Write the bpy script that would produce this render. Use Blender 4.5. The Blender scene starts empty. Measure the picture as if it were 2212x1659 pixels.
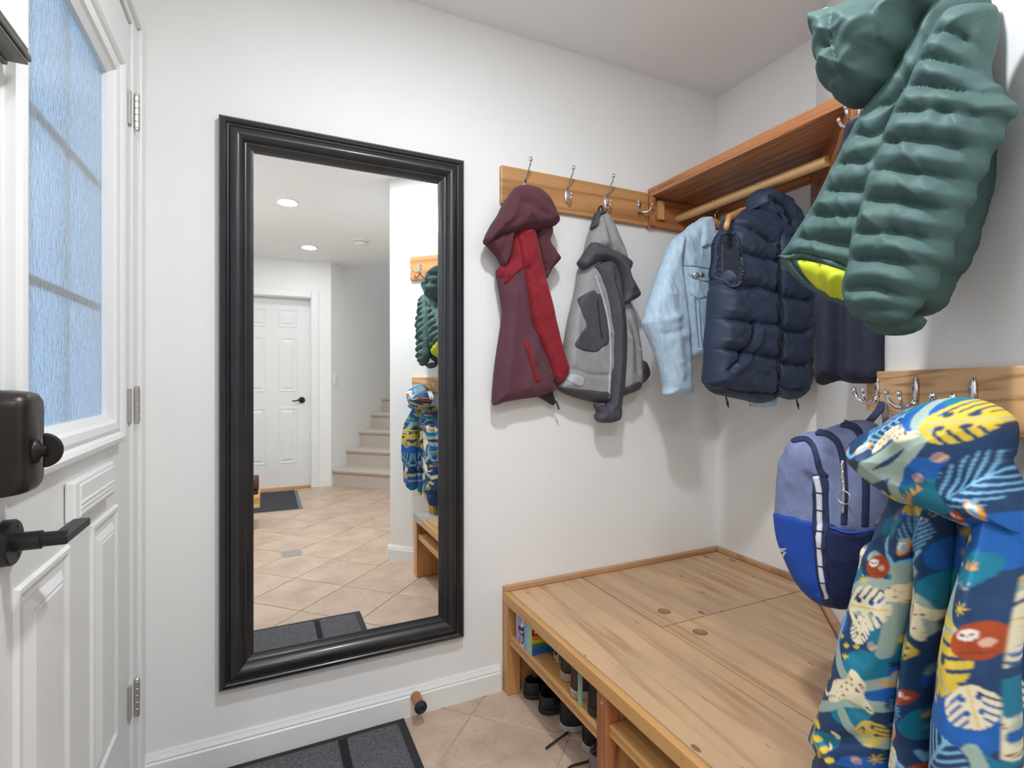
import bpy, bmesh, math, random
import numpy as np
from mathutils import Vector
from mathutils.geometry import delaunay_2d_cdt
from mathutils.kdtree import KDTree

# ------------------------------------------------------------------ camera, world, lamps, exposure
F = 1126.0; YAW = math.radians(25.35); HY = 818.0; CAMH = 1.149
SN, CS = math.sin(YAW), math.cos(YAW)
CX, CY = -1.8757, -1.7625
scene = bpy.context.scene
COL = scene.collection
cam_d = bpy.data.cameras.new('camera'); cam_d.sensor_width = 36.0
cam_d.lens = 36.0 * F / 2212.0; cam_d.shift_y = -(829.5 - HY) / 2212.0
cam_d.clip_start = 0.02
cam = bpy.data.objects.new('camera', cam_d); COL.objects.link(cam)
cam.location = (CX, CY, CAMH); cam.rotation_euler = (math.pi / 2, 0, -YAW)
scene.camera = cam
world = bpy.data.worlds.new('world'); scene.world = world; world.use_nodes = True
wb = world.node_tree.nodes['Background']
wb.inputs[0].default_value = (0.45, 0.68, 0.97, 1); wb.inputs[1].default_value = 1.12
scene.view_settings.view_transform = 'Standard'; scene.view_settings.look = 'None'
scene.view_settings.gamma = 1.0; scene.view_settings.use_curve_mapping = False
scene.view_settings.exposure = 0.22
ENTRY_LIGHT = (-1.43, -1.12); HALL_LIGHTS = [(-1.729, -2.345), (-1.491, -3.633)]
LAMP_W = 9.5; FAR_W = 2.8; ENTRY_W = 16.0; STAIR_W = 10.0
LAMP_COL = (0.935, 0.972, 1.0)

rnd = random.Random(4)
Z = np.array([0, 0, 1.0])

# ------------------------------------------------------------------ materials
def lin(r, g, b):
    f = lambda c: (c / 255.0) / 12.92 if c / 255.0 <= 0.04045 else ((c / 255.0 + 0.055) / 1.055) ** 2.4
    return (f(r), f(g), f(b), 1.0)

def nt(name):
    m = bpy.data.materials.new(name); m.use_nodes = True
    t = m.node_tree; b = t.nodes['Principled BSDF']
    return m, t, b, t.nodes, t.links

def plain(name, col, rough=0.5, metal=0.0, noise=0.06, nscale=40.0, bump=0.0, bscale=200.0, coord='Object', stretch=(1, 1, 1), spec=0.5, sheen=0.0, coat=0.0):
    m, t, b, N, L = nt(name)
    c = lin(*col)
    b.inputs['Roughness'].default_value = rough; b.inputs['Metallic'].default_value = metal
    b.inputs['Specular IOR Level'].default_value = spec
    if sheen: b.inputs['Sheen Weight'].default_value = sheen
    if coat: b.inputs['Coat Weight'].default_value = coat; b.inputs['Coat Roughness'].default_value = 0.15
    tc = N.new('ShaderNodeTexCoord'); mp = N.new('ShaderNodeMapping'); mp.inputs['Scale'].default_value = stretch
    L.new(tc.outputs[coord], mp.inputs['Vector'])
    nz = N.new('ShaderNodeTexNoise'); nz.inputs['Scale'].default_value = nscale; nz.inputs['Detail'].default_value = 4
    L.new(mp.outputs[0], nz.inputs['Vector'])
    r = N.new('ShaderNodeValToRGB')
    r.color_ramp.elements[0].position = 0.3; r.color_ramp.elements[1].position = 0.7
    r.color_ramp.elements[0].color = [max(0, v * (1 - noise)) for v in c[:3]] + [1]
    r.color_ramp.elements[1].color = [min(1, v * (1 + noise)) for v in c[:3]] + [1]
    L.new(nz.outputs['Fac'], r.inputs[0]); L.new(r.outputs[0], b.inputs['Base Color'])
    if bump:
        n2 = N.new('ShaderNodeTexNoise'); n2.inputs['Scale'].default_value = bscale; n2.inputs['Detail'].default_value = 3
        L.new(mp.outputs[0], n2.inputs['Vector'])
        bp = N.new('ShaderNodeBump'); bp.inputs['Strength'].default_value = bump; bp.inputs['Distance'].default_value = 0.002
        L.new(n2.outputs['Fac'], bp.inputs['Height']); L.new(bp.outputs[0], b.inputs['Normal'])
    return m

def wood(name, light, dark, axis='y', rot=0.0, rough=0.4, bands=26.0, vary=0.12, knots=0.0, contrast=1.0, coat=0.0, wear=None):
    """grain runs along axis; rings across it"""
    m, t, b, N, L = nt(name)
    tc = N.new('ShaderNodeTexCoord'); oi = N.new('ShaderNodeObjectInfo')
    va = N.new('ShaderNodeVectorMath'); va.operation = 'MULTIPLY_ADD'
    L.new(oi.outputs['Random'], va.inputs[0]); va.inputs[1].default_value = (7.3, 5.1, 3.7); L.new(tc.outputs['Object'], va.inputs[2])
    mr = N.new('ShaderNodeMapping'); mr.inputs['Rotation'].default_value = (0, 0, rot); L.new(va.outputs[0], mr.inputs['Vector'])
    st = {'x': (0.06, 1, 1), 'y': (1, 0.06, 1), 'z': (1, 1, 0.06)}[axis]
    mp = N.new('ShaderNodeMapping'); mp.inputs['Scale'].default_value = st; L.new(mr.outputs[0], mp.inputs['Vector'])
    nz = N.new('ShaderNodeTexNoise'); nz.inputs['Scale'].default_value = 6.0; nz.inputs['Detail'].default_value = 3; nz.inputs['Distortion'].default_value = 0.6
    L.new(mp.outputs[0], nz.inputs['Vector'])
    mu = N.new('ShaderNodeMath'); mu.operation = 'MULTIPLY'; mu.inputs[1].default_value = bands; L.new(nz.outputs['Fac'], mu.inputs[0])
    fr = N.new('ShaderNodeMath'); fr.operation = 'PINGPONG'; fr.inputs[1].default_value = 1.0; L.new(mu.outputs[0], fr.inputs[0])
    st2 = tuple(v * 1 for v in st)
    n2 = N.new('ShaderNodeTexNoise'); n2.inputs['Scale'].default_value = 160.0; n2.inputs['Detail'].default_value = 3
    L.new(mp.outputs[0], n2.inputs['Vector'])
    ad = N.new('ShaderNodeMath'); ad.operation = 'MULTIPLY_ADD'; ad.inputs[1].default_value = 0.35; L.new(n2.outputs['Fac'], ad.inputs[0])
    sc = N.new('ShaderNodeMath'); sc.operation = 'MULTIPLY'; sc.inputs[1].default_value = 0.65; L.new(fr.outputs[0], sc.inputs[0]); L.new(sc.outputs[0], ad.inputs[2])
    ra = N.new('ShaderNodeValToRGB')
    l, d = lin(*light), lin(*dark)
    ra.color_ramp.elements[0].position = 0.1; ra.color_ramp.elements[0].color = d
    ra.color_ramp.elements[1].position = 0.1 + 0.5 / contrast; ra.color_ramp.elements[1].color = l
    L.new(ad.outputs[0], ra.inputs[0])
    hs = N.new('ShaderNodeHueSaturation'); L.new(ra.outputs[0], hs.inputs['Color'])
    mv = N.new('ShaderNodeMapRange'); mv.inputs['To Min'].default_value = 1 - vary; mv.inputs['To Max'].default_value = 1 + vary
    L.new(oi.outputs['Random'], mv.inputs['Value']); L.new(mv.outputs[0], hs.inputs['Value'])
    out = hs.outputs[0]
    if wear:
        n3 = N.new('ShaderNodeTexNoise'); n3.inputs['Scale'].default_value = 3.2; n3.inputs['Detail'].default_value = 5
        geo = N.new('ShaderNodeNewGeometry'); L.new(geo.outputs['Position'], n3.inputs['Vector'])
        mr2 = N.new('ShaderNodeMapRange'); mr2.inputs['From Min'].default_value = 0.42; mr2.inputs['From Max'].default_value = 0.72; L.new(n3.outputs['Fac'], mr2.inputs['Value'])
        mxw = N.new('ShaderNodeMix'); mxw.data_type = 'RGBA'; L.new(mr2.outputs[0], mxw.inputs['Factor']); L.new(out, mxw.inputs['A']); mxw.inputs['B'].default_value = lin(*wear)
        out = mxw.outputs['Result']
    if knots > 0:
        mk = N.new('ShaderNodeMapping'); mk.inputs['Scale'].default_value = {'x': (0.5, 1, 1), 'y': (1, 0.5, 1), 'z': (1, 1, 0.5)}[axis]; L.new(mr.outputs[0], mk.inputs['Vector'])
        vo = N.new('ShaderNodeTexVoronoi'); vo.inputs['Scale'].default_value = 13.0; vo.inputs['Randomness'].default_value = 1.0; vo.voronoi_dimensions = '2D'
        L.new(mk.outputs[0], vo.inputs['Vector'])
        sx = N.new('ShaderNodeSeparateColor'); L.new(vo.outputs['Color'], sx.inputs[0])
        th = N.new('ShaderNodeMapRange'); th.inputs['From Min'].default_value = 1 - knots; th.inputs['From Max'].default_value = 1.0; th.inputs['To Min'].default_value = 0.0; th.inputs['To Max'].default_value = 0.11
        L.new(sx.outputs[0], th.inputs['Value'])
        lt = N.new('ShaderNodeMath'); lt.operation = 'SUBTRACT'; L.new(th.outputs[0], lt.inputs[0]); L.new(vo.outputs['Distance'], lt.inputs[1])
        kr = N.new('ShaderNodeMapRange'); kr.inputs['From Min'].default_value = -0.01; kr.inputs['From Max'].default_value = 0.02; kr.inputs['To Max'].default_value = 0.75; L.new(lt.outputs[0], kr.inputs['Value'])
        mx = N.new('ShaderNodeMix'); mx.data_type = 'RGBA'; L.new(kr.outputs[0], mx.inputs['Factor']); L.new(out, mx.inputs['A']); mx.inputs['B'].default_value = lin(92, 66, 50)
        out = mx.outputs['Result']
    L.new(out, b.inputs['Base Color'])
    b.inputs['Roughness'].default_value = rough
    if coat: b.inputs['Coat Weight'].default_value = coat; b.inputs['Coat Roughness'].default_value = 0.25
    bp = N.new('ShaderNodeBump'); bp.inputs['Strength'].default_value = 0.12; bp.inputs['Distance'].default_value = 0.001
    L.new(n2.outputs['Fac'], bp.inputs['Height']); L.new(bp.outputs[0], b.inputs['Normal'])
    return m

def tile_mat(name):
    m, t, b, N, L = nt(name)
    tc = N.new('ShaderNodeTexCoord'); oi = N.new('ShaderNodeObjectInfo')
    va = N.new('ShaderNodeVectorMath'); va.operation = 'MULTIPLY_ADD'
    L.new(oi.outputs['Random'], va.inputs[0]); va.inputs[1].default_value = (31, 17, 5); L.new(tc.outputs['Object'], va.inputs[2])
    n1 = N.new('ShaderNodeTexNoise'); n1.inputs['Scale'].default_value = 5; n1.inputs['Detail'].default_value = 6; n1.inputs['Roughness'].default_value = 0.65
    L.new(va.outputs[0], n1.inputs['Vector'])
    ra = N.new('ShaderNodeValToRGB'); e = ra.color_ramp.elements
    e[0].position = 0.3; e[0].color = lin(184, 156, 138); e[1].position = 0.72; e[1].color = lin(216, 194, 172)
    k = e.new(0.5); k.color = lin(202, 176, 156)
    L.new(n1.outputs['Fac'], ra.inputs[0])
    n2 = N.new('ShaderNodeTexNoise'); n2.inputs['Scale'].default_value = 90; n2.inputs['Detail'].default_value = 4
    L.new(va.outputs[0], n2.inputs['Vector'])
    mx = N.new('ShaderNodeMix'); mx.data_type = 'RGBA'; mx.blend_type = 'MULTIPLY'; mx.inputs['Factor'].default_value = 0.35
    r2 = N.new('ShaderNodeValToRGB'); r2.color_ramp.elements[0].position = .3; r2.color_ramp.elements[0].color = (.7, .7, .7, 1); r2.color_ramp.elements[1].position = .6
    L.new(n2.outputs['Fac'], r2.inputs[0]); L.new(ra.outputs[0], mx.inputs['A']); L.new(r2.outputs[0], mx.inputs['B'])
    L.new(mx.outputs['Result'], b.inputs['Base Color'])
    b.inputs['Roughness'].default_value = 0.42
    bp = N.new('ShaderNodeBump'); bp.inputs['Strength'].default_value = 0.15; bp.inputs['Distance'].default_value = 0.002
    L.new(n1.outputs['Fac'], bp.inputs['Height']); L.new(bp.outputs[0], b.inputs['Normal'])
    return m

def attr_mat(name, rough=0.55, bump=0.15, bscale=60):
    m, t, b, N, L = nt(name)
    a = N.new('ShaderNodeAttribute'); a.attribute_name = 'print'; L.new(a.outputs['Color'], b.inputs['Base Color'])
    b.inputs['Roughness'].default_value = rough
    tc = N.new('ShaderNodeTexCoord'); n2 = N.new('ShaderNodeTexNoise'); n2.inputs['Scale'].default_value = bscale
    L.new(tc.outputs['Object'], n2.inputs['Vector'])
    bp = N.new('ShaderNodeBump'); bp.inputs['Strength'].default_value = bump; bp.inputs['Distance'].default_value = 0.004
    L.new(n2.outputs['Fac'], bp.inputs['Height']); L.new(bp.outputs[0], b.inputs['Normal'])
    return m

def emit_mat(name, col, s):
    m, t, b, N, L = nt(name)
    b.inputs['Base Color'].default_value = (1, 1, 1, 1)
    b.inputs['Emission Color'].default_value = (*col, 1); b.inputs['Emission Strength'].default_value = s
    return m

def rain_glass(name):
    m, t, b, N, L = nt(name)
    b.inputs['Base Color'].default_value = (0.86, 0.93, 1, 1)
    b.inputs['Transmission Weight'].default_value = 1.0; b.inputs['Roughness'].default_value = 0.16; b.inputs['IOR'].default_value = 1.45
    tc = N.new('ShaderNodeTexCoord'); mp = N.new('ShaderNodeMapping'); mp.inputs['Scale'].default_value = (1, 1, 0.16); L.new(tc.outputs['Object'], mp.inputs['Vector'])
    n1 = N.new('ShaderNodeTexNoise'); n1.inputs['Scale'].default_value = 260; n1.inputs['Detail'].default_value = 3; L.new(mp.outputs[0], n1.inputs['Vector'])
    bp = N.new('ShaderNodeBump'); bp.inputs['Strength'].default_value = 0.5; bp.inputs['Distance'].default_value = 0.002
    L.new(n1.outputs['Fac'], bp.inputs['Height']); L.new(bp.outputs[0], b.inputs['Normal'])
    return m

M = dict(
    wall=plain('wall_paint', (246, 246, 245), 0.6, noise=0.012, nscale=3, bump=0.06, bscale=350),
    ceil=plain('ceiling_paint', (250, 250, 249), 0.75, noise=0.01, nscale=3, bump=0.05, bscale=300),
    white=plain('white_trim_paint', (242, 243, 242), 0.35, noise=0.01, nscale=4),
    doorw=plain('door_paint', (238, 239, 238), 0.4, noise=0.012, nscale=6, bump=0.03, bscale=120, stretch=(1, 1, .1)),
    dark=plain('dark_void', (40, 34, 30), 0.9),
    black_frame=plain('black_satin_paint', (36, 36, 39), 0.34, noise=0.25, nscale=9, bump=0.03, bscale=60, coat=0.25),
    mirror=None, bronze=plain('oil_rubbed_bronze', (52, 46, 44), 0.36, metal=0.6, noise=0.25, nscale=25),
    blackmetal=plain('black_metal', (34, 34, 37), 0.38, metal=0.2, noise=0.1),
    gunmetal=plain('grey_metal', (104, 102, 98), 0.4, metal=0.7, noise=0.1),
    nickel=plain('satin_nickel', (205, 202, 196), 0.34, metal=0.85, noise=0.06),
    chrome=plain('chrome', (225, 226, 230), 0.1, metal=1.0, noise=0.02),
    glass=rain_glass('rain_glass'),
    grout=plain('grout', (196, 178, 156), 0.85, noise=0.1, nscale=60),
    tile=tile_mat('beige_stone_tile'),
    accent=plain('grey_accent_tile', (150, 150, 148), 0.4, noise=0.2, nscale=30),
    railA=wood('oak_rail', (194, 144, 92), (156, 106, 60), 'x', bands=16, rough=0.4, coat=0.1),
    railC=wood('fir_rail', (226, 184, 134), (180, 124, 74), 'x', rot=-math.pi / 4, bands=30, rough=0.42, contrast=1.2),
    railCU=wood('oak_rail_upper', (206, 152, 96), (172, 114, 66), 'x', rot=-math.pi / 4, bands=16, rough=0.42),
    shelf=wood('red_fir', (196, 132, 86), (142, 82, 48), 'y', bands=26, rough=0.4, vary=0.06, coat=0.12),
    shelfx=wood('red_fir_cross', (190, 122, 76), (138, 78, 44), 'x', bands=26, rough=0.4, vary=0.06),
    shelfd=wood('red_fir_diagonal', (188, 124, 80), (138, 80, 46), 'x', rot=-math.pi / 4, bands=26, rough=0.4, vary=0.06),
    rod=wood('maple_rod', (222, 178, 126), (202, 156, 102), 'y', bands=5, rough=0.45, vary=0.02),
    cleat=wood('pine_cleat', (214, 164, 110), (186, 128, 78), 'z', bands=12, rough=0.5),
    bench=wood('worn_pine', (210, 172, 132), (172, 130, 95), 'y', bands=13, rough=0.4, vary=0.08, knots=0.22, wear=(190, 158, 128)),
    benchedge=wood('honey_pine', (208, 158, 98), (172, 116, 62), 'y', bands=14, rough=0.4, vary=0.03),
    benchpost=wood('honey_post', (206, 152, 94), (168, 108, 58), 'z', bands=14, rough=0.4, vary=0.05),
    redpost=wood('red_post', (186, 122, 78), (138, 78, 44), 'z', bands=22, rough=0.4, vary=0.03),
    benchtrim=wood('trim_pine', (196, 152, 112), (166, 122, 84), 'x', bands=9, rough=0.45, vary=0.04),
    greysheen=plain('grey_sheen_colour', (172, 170, 168), 0.4, noise=0.12, nscale=18),  # sheen on the wooden bench end, put into a grey base colour
    hanger=wood('hanger_wood', (216, 164, 104), (186, 128, 72), 'x', bands=8, rough=0.35, vary=0.02),
    rubber=plain('black_rubber', (40, 40, 42), 0.7, noise=0.1),
    mat=plain('charcoal_pile', (98, 96, 100), 0.95, noise=0.75, nscale=300, bump=0.6, bscale=500),
    matdark=plain('black_pile', (40, 40, 44), 0.95, noise=0.4, nscale=420, bump=0.6, bscale=500),
    matb=plain('grey_rubber_edge', (120, 120, 124), 0.8, noise=0.15, nscale=80),
    hallmat=plain('ribbed_mat', (66, 66, 70), 0.95, noise=0.4, nscale=300, bump=0.5, bscale=300),
    stopper=wood('stopper_wood', (170, 112, 68), (126, 76, 42), 'y', bands=12, rough=0.4),
    carpet=plain('beige_carpet', (200, 188, 176), 0.95, noise=0.13, nscale=260, bump=0.7, bscale=420, sheen=0.2),
    plastic=plain('white_plastic', (240, 240, 238), 0.4, noise=0.01),
    lamp=emit_mat('lamp_diffuser', LAMP_COL, 16.0),
    # fabrics
    burg=plain('burgundy_wool', (100, 62, 74), 0.92, noise=0.3, nscale=520, bump=0.5, bscale=700, sheen=0.08),
    burghood=plain('burgundy_fleece', (92, 54, 62), 0.95, noise=0.35, nscale=420, bump=0.6, bscale=600, sheen=0.1),
    red=plain('red_cotton', (138, 32, 44), 0.8, noise=0.12, nscale=60, bump=0.2, bscale=400, sheen=0.1),
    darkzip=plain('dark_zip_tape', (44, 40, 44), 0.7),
    plaid=plain('plaid_red_thread', (138, 50, 62), 0.9, noise=0.3, nscale=300),
    shell=plain('grey_shell', (158, 157, 158), 0.6, noise=0.06, nscale=30, bump=0.12, bscale=300),
    shellL=plain('pale_grey_shell', (186, 187, 192), 0.55, noise=0.05, nscale=30),
    char=plain('charcoal_shell', (82, 79, 88), 0.6, noise=0.08, nscale=30, bump=0.12, bscale=300),
    charN=plain('blue_charcoal_lining', (72, 74, 96), 0.6, noise=0.1, nscale=30),
    denim=plain('pale_denim', (186, 210, 230), 0.85, noise=0.14, nscale=70, bump=0.4, bscale=500, stretch=(1, 1, .35)),
    denimL=plain('denim_stitch', (196, 214, 228), 0.85, noise=0.1, nscale=200),
    denimD=plain('denim_seam', (132, 162, 188), 0.85, noise=0.15, nscale=150),
    navy=plain('navy_nylon', (52, 62, 84), 0.5, noise=0.12, nscale=14, bump=0.3, bscale=45),
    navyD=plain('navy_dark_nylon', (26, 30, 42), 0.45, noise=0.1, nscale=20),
    soft=plain('navy_softshell', (48, 50, 68), 0.75, noise=0.1, nscale=40, bump=0.2, bscale=500),
    fleece=plain('grey_fleece', (112, 108, 124), 0.95, noise=0.35, nscale=240, bump=0.9, bscale=260),
    green=plain('dark_green_nylon', (68, 94, 92), 0.6, noise=0.08, nscale=12, bump=0.35, bscale=70, stretch=(1, 1, 1.6)),
    greenD=plain('green_quilt_thread', (40, 58, 58), 0.8, noise=0.1),
    lime=plain('lime_lining', (196, 206, 48), 0.6, noise=0.08, nscale=20),
    cream=plain('cream_lining', (226, 228, 206), 0.7),
    pack=plain('slate_blue_canvas', (128, 138, 176), 0.75, noise=0.1, nscale=50, bump=0.3, bscale=600),
    packB=plain('royal_blue_canvas', (36, 76, 168), 0.65, noise=0.12, nscale=12, bump=0.2, bscale=600),
    packN=plain('navy_mesh', (34, 44, 84), 0.75, noise=0.2, nscale=200, bump=0.4, bscale=700),
    packZ=plain('navy_zip_tape', (50, 58, 92), 0.7, noise=0.1, nscale=100),
    reflect=plain('reflective_tape', (222, 224, 232), 0.4, noise=0.03),
    strap=plain('taupe_webbing', (110, 102, 100), 0.8, noise=0.15, nscale=120),
    tab=plain('grey_reflective_tab', (188, 188, 188), 0.5, noise=0.05),
    print=attr_mat('jungle_print'),
    shoeblack=plain('black_canvas', (36, 37, 40), 0.75, noise=0.2, nscale=120, bump=0.3, bscale=400),
    rubberclog=plain('black_clog_rubber', (30, 30, 33), 0.55, noise=0.08),
    shoebrown=plain('brown_leather', (74, 54, 54), 0.6, noise=0.15, nscale=40),
    solebeige=plain('beige_sole', (170, 150, 128), 0.7, noise=0.1),
    solegrey=plain('grey_sole', (172, 170, 164), 0.7, noise=0.1),
    denimshoe=plain('denim_shoe', (112, 122, 142), 0.85, noise=0.2, nscale=80, bump=0.3, bscale=400),
    tan=plain('tan_patch', (190, 170, 140), 0.8),
    mauve=plain('mauve_felt', (138, 116, 122), 0.9, noise=0.2, nscale=60),
    lilac=plain('lilac_card', (176, 158, 206), 0.45), sky=plain('sky_blue_card', (132, 168, 218), 0.45), pink=plain('pink_card', (196, 92, 138), 0.45),
    cwhite=plain('white_card', (232, 226, 230), 0.45), ink=plain('black_ink', (30, 28, 34), 0.5), mint=plain('mint_card', (160, 196, 166), 0.45),
    rred=plain('rainbow_red', (170, 24, 40), 0.4), ror=plain('rainbow_orange', (214, 138, 44), 0.4), ryel=plain('rainbow_yellow', (216, 190, 50), 0.4), rgr=plain('rainbow_green', (74, 140, 70), 0.4), rbl=plain('rainbow_blue', (40, 104, 180), 0.4),
    boot=plain('oxblood_leather', (92, 38, 38), 0.35, noise=0.2, nscale=18, coat=0.2),
    bootsole=plain('boot_sole', (34, 28, 28), 0.7),
    blockwood=wood('light_pine_block', (224, 184, 120), (196, 148, 84), 'x', bands=10, rough=0.5),
    tanbag=plain('tan_canvas', (196, 138, 62), 0.8, noise=0.15, nscale=30),
    threshold=wood('oak_threshold', (198, 150, 98), (160, 110, 64), 'x', bands=10, rough=0.45),
)
mm, t_, b_, N_, L_ = nt('mirror_silver')
b_.inputs['Base Color'].default_value = (0.93, 0.945, 0.94, 1); b_.inputs['Metallic'].default_value = 1.0; b_.inputs['Roughness'].default_value = 0.0
M['mirror'] = mm
for k_ in ('burg', 'burghood', 'red', 'shell', 'shellL', 'char', 'charN', 'denim', 'denimL', 'denimD', 'navy', 'navyD', 'soft', 'fleece', 'green', 'lime', 'cream', 'pack', 'packB', 'packN', 'packZ', 'strap', 'print', 'mat', 'matdark', 'carpet'):
    M[k_].node_tree.nodes['Principled BSDF'].inputs['Specular IOR Level'].default_value = 0.28

# ------------------------------------------------------------------ object helpers
def nrm(v):
    v = np.asarray(v, float); return v / np.linalg.norm(v)

def thing(name, loc, label=None, cat=None, group=None, kind=None):
    o = bpy.data.objects.new(name, None); o.empty_display_size = 0.05; COL.objects.link(o); o.location = loc
    tag(o, label, cat, group, kind); return o

def tag(o, label=None, cat=None, group=None, kind=None):
    if label: o['label'] = label
    if cat: o['category'] = cat
    if group: o['group'] = group
    if kind: o['kind'] = kind
    return o

def wloc(o):
    p = np.zeros(3)
    while o is not None:
        p = p + np.array(o.location); o = o.parent
    return p

def mesh_obj(name, V, Fc, mat, parent=None, smooth=False, origin=None, bevel=0.0, seg=2, fix=True):
    V = np.asarray(V, float)
    base = wloc(parent) if parent else np.zeros(3)
    org = np.zeros(3)
    if parent is None and origin is not None: org = np.asarray(origin, float)
    me = bpy.data.meshes.new(name)
    me.from_pydata((V - base - org).tolist(), [], [list(map(int, f)) for f in Fc])
    if fix:
        bm = bmesh.new(); bm.from_mesh(me); bmesh.ops.recalc_face_normals(bm, faces=bm.faces); bm.to_mesh(me); bm.free()
    me.materials.append(mat)
    if smooth:
        me.polygons.foreach_set('use_smooth', [True] * len(me.polygons))
    me.update()
    o = bpy.data.objects.new(name, me); COL.objects.link(o)
    if parent: o.parent = parent
    else: o.location = org
    if bevel:
        bv = o.modifiers.new('bevel', 'BEVEL'); bv.width = bevel; bv.segments = seg; bv.limit_method = 'ANGLE'; bv.angle_limit = math.radians(40)
        if smooth is False:
            pass
    return o

class MB:
    def __init__(s): s.V = []; s.F = []
    def add(s, V, Fc):
        n = len(s.V); s.V.extend([tuple(v) for v in V]); s.F.extend([[i + n for i in f] for f in Fc]); return s
    def box(s, x0, x1, y0, y1, z0, z1):
        return s.add([(x0, y0, z0), (x1, y0, z0), (x1, y1, z0), (x0, y1, z0), (x0, y0, z1), (x1, y0, z1), (x1, y1, z1), (x0, y1, z1)],
                     [(0, 3, 2, 1), (4, 5, 6, 7), (0, 1, 5, 4), (1, 2, 6, 5), (2, 3, 7, 6), (3, 0, 4, 7)])
    def prism(s, poly, z0, z1):
        n = len(poly)
        V = [(p[0], p[1], z0) for p in poly] + [(p[0], p[1], z1) for p in poly]
        return s.add(V, [list(range(n))[::-1], list(range(n, 2 * n))] + [[i, (i + 1) % n, n + (i + 1) % n, n + i] for i in range(n)])
    def tube(s, P, R, n=12, cap=True, flat=None):
        P = [np.asarray(p, float) for p in P]; k = len(P)
        if np.isscalar(R): R = [R] * k
        T = [nrm(P[min(i + 1, k - 1)] - P[max(i - 1, 0)]) for i in range(k)]
        a = np.cross(T[0], Z); a = np.array([1.0, 0, 0]) if np.linalg.norm(a) < 1e-3 else nrm(a)
        V = []
        for i in range(k):
            a = nrm(a - (a @ T[i]) * T[i]); b = np.cross(T[i], a)
            for j in range(n):
                q = 2 * math.pi * j / n
                V.append(P[i] + R[i] * (math.cos(q) * a + math.sin(q) * b * (flat or 1.0)))
        Fc = [[i * n + j, i * n + (j + 1) % n, (i + 1) * n + (j + 1) % n, (i + 1) * n + j] for i in range(k - 1) for j in range(n)]
        if cap: Fc += [list(range(n))[::-1], list(range((k - 1) * n, k * n))]
        return s.add(V, Fc)
    def lathe(s, prof, c, axis=Z, n=24):
        """prof: (radius, height) along axis"""
        axis = nrm(axis); a = np.cross(axis, [1, 0, 0]); a = nrm(a) if np.linalg.norm(a) > .1 else nrm(np.cross(axis, [0, 1, 0])); b = np.cross(axis, a)
        V = []
        for r, h in prof:
            for j in range(n):
                q = 2 * math.pi * j / n; V.append(np.asarray(c) + axis * h + r * (math.cos(q) * a + math.sin(q) * b))
        k = len(prof)
        Fc = [[i * n + j, i * n + (j + 1) % n, (i + 1) * n + (j + 1) % n, (i + 1) * n + j] for i in range(k - 1) for j in range(n)]
        Fc += [list(range(n))[::-1], list(range((k - 1) * n, k * n))]
        return s.add(V, Fc)
    def ell(s, c, ax, n=12, m=8):
        """ellipsoid, ax = three half-axis vectors"""
        ax = [np.asarray(a, float) for a in ax]; V = []
        for i in range(1, m):
            p = math.pi * i / m
            for j in range(n):
                q = 2 * math.pi * j / n
                V.append(np.asarray(c) + math.cos(p) * ax[2] + math.sin(p) * (math.cos(q) * ax[0] + math.sin(q) * ax[1]))
        Fc = [[i * n + j, i * n + (j + 1) % n, (i + 1) * n + (j + 1) % n, (i + 1) * n + j] for i in range(m - 2) for j in range(n)]
        V.append(np.asarray(c) + ax[2]); V.append(np.asarray(c) - ax[2]); t = len(V) - 2
        Fc += [[t, (j + 1) % n, j] for j in range(n)] + [[t + 1, (m - 2) * n + j, (m - 2) * n + (j + 1) % n] for j in range(n)]
        return s.add(V, Fc)
    def make(s, name, mat, parent=None, **k): return mesh_obj(name, s.V, s.F, mat, parent, **k)

def boxo(name, x0, x1, y0, y1, z0, z1, mat, parent=None, bevel=0.0, **k):
    return MB().box(min(x0, x1), max(x0, x1), min(y0, y1), max(y0, y1), min(z0, z1), max(z0, z1)).make(name, mat, parent, bevel=bevel, **k)

class Fr:
    """wall frame: u to the viewer's right, z up, n out of the wall"""
    def __init__(s, o, n):
        s.o = np.array([o[0], o[1], 0.0]); s.n = nrm(n); s.u = nrm(np.cross(Z, s.n))
    def w(s, u, v, d): return s.o + s.u * u + Z * v + s.n * d
    def box(s, name, u0, u1, v0, v1, d0, d1, mat, parent=None, bevel=0.0, **k):
        V = [s.w(u, v, d) for d in (d0, d1) for v in (v0, v1) for u in (u0, u1)]
        return mesh_obj(name, V, [(0, 1, 3, 2), (4, 6, 7, 5), (0, 4, 5, 1), (2, 3, 7, 6), (0, 2, 6, 4), (1, 5, 7, 3)], mat, parent, bevel=bevel, **k)
    def ring(s, name, u0, u1, v0, v1, prof, mat, parent=None, smooth=False, close=True):
        """mitred frame: prof = (inset, depth) list"""
        V = []
        for i, d in prof:
            V += [s.w(u0 + i, v0 + i, d), s.w(u1 - i, v0 + i, d), s.w(u1 - i, v1 - i, d), s.w(u0 + i, v1 - i, d)]
        k = len(prof); Fc = []
        for a in range(k if close else k - 1):
            b = (a + 1) % k
            for j in range(4): Fc.append([a * 4 + j, a * 4 + (j + 1) % 4, b * 4 + (j + 1) % 4, b * 4 + j])
        return mesh_obj(name, V, Fc, mat, parent, smooth=smooth)
    def poly(s, name, pts, d0, d1, mat, parent=None, bevel=0.0, **k):
        n = len(pts); V = [s.w(p[0], p[1], d0) for p in pts] + [s.w(p[0], p[1], d1) for p in pts]
        return mesh_obj(name, V, [list(range(n)), list(range(n, 2 * n))] + [[i, (i + 1) % n, n + (i + 1) % n, n + i] for i in range(n)], mat, parent, bevel=bevel, **k)

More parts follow.
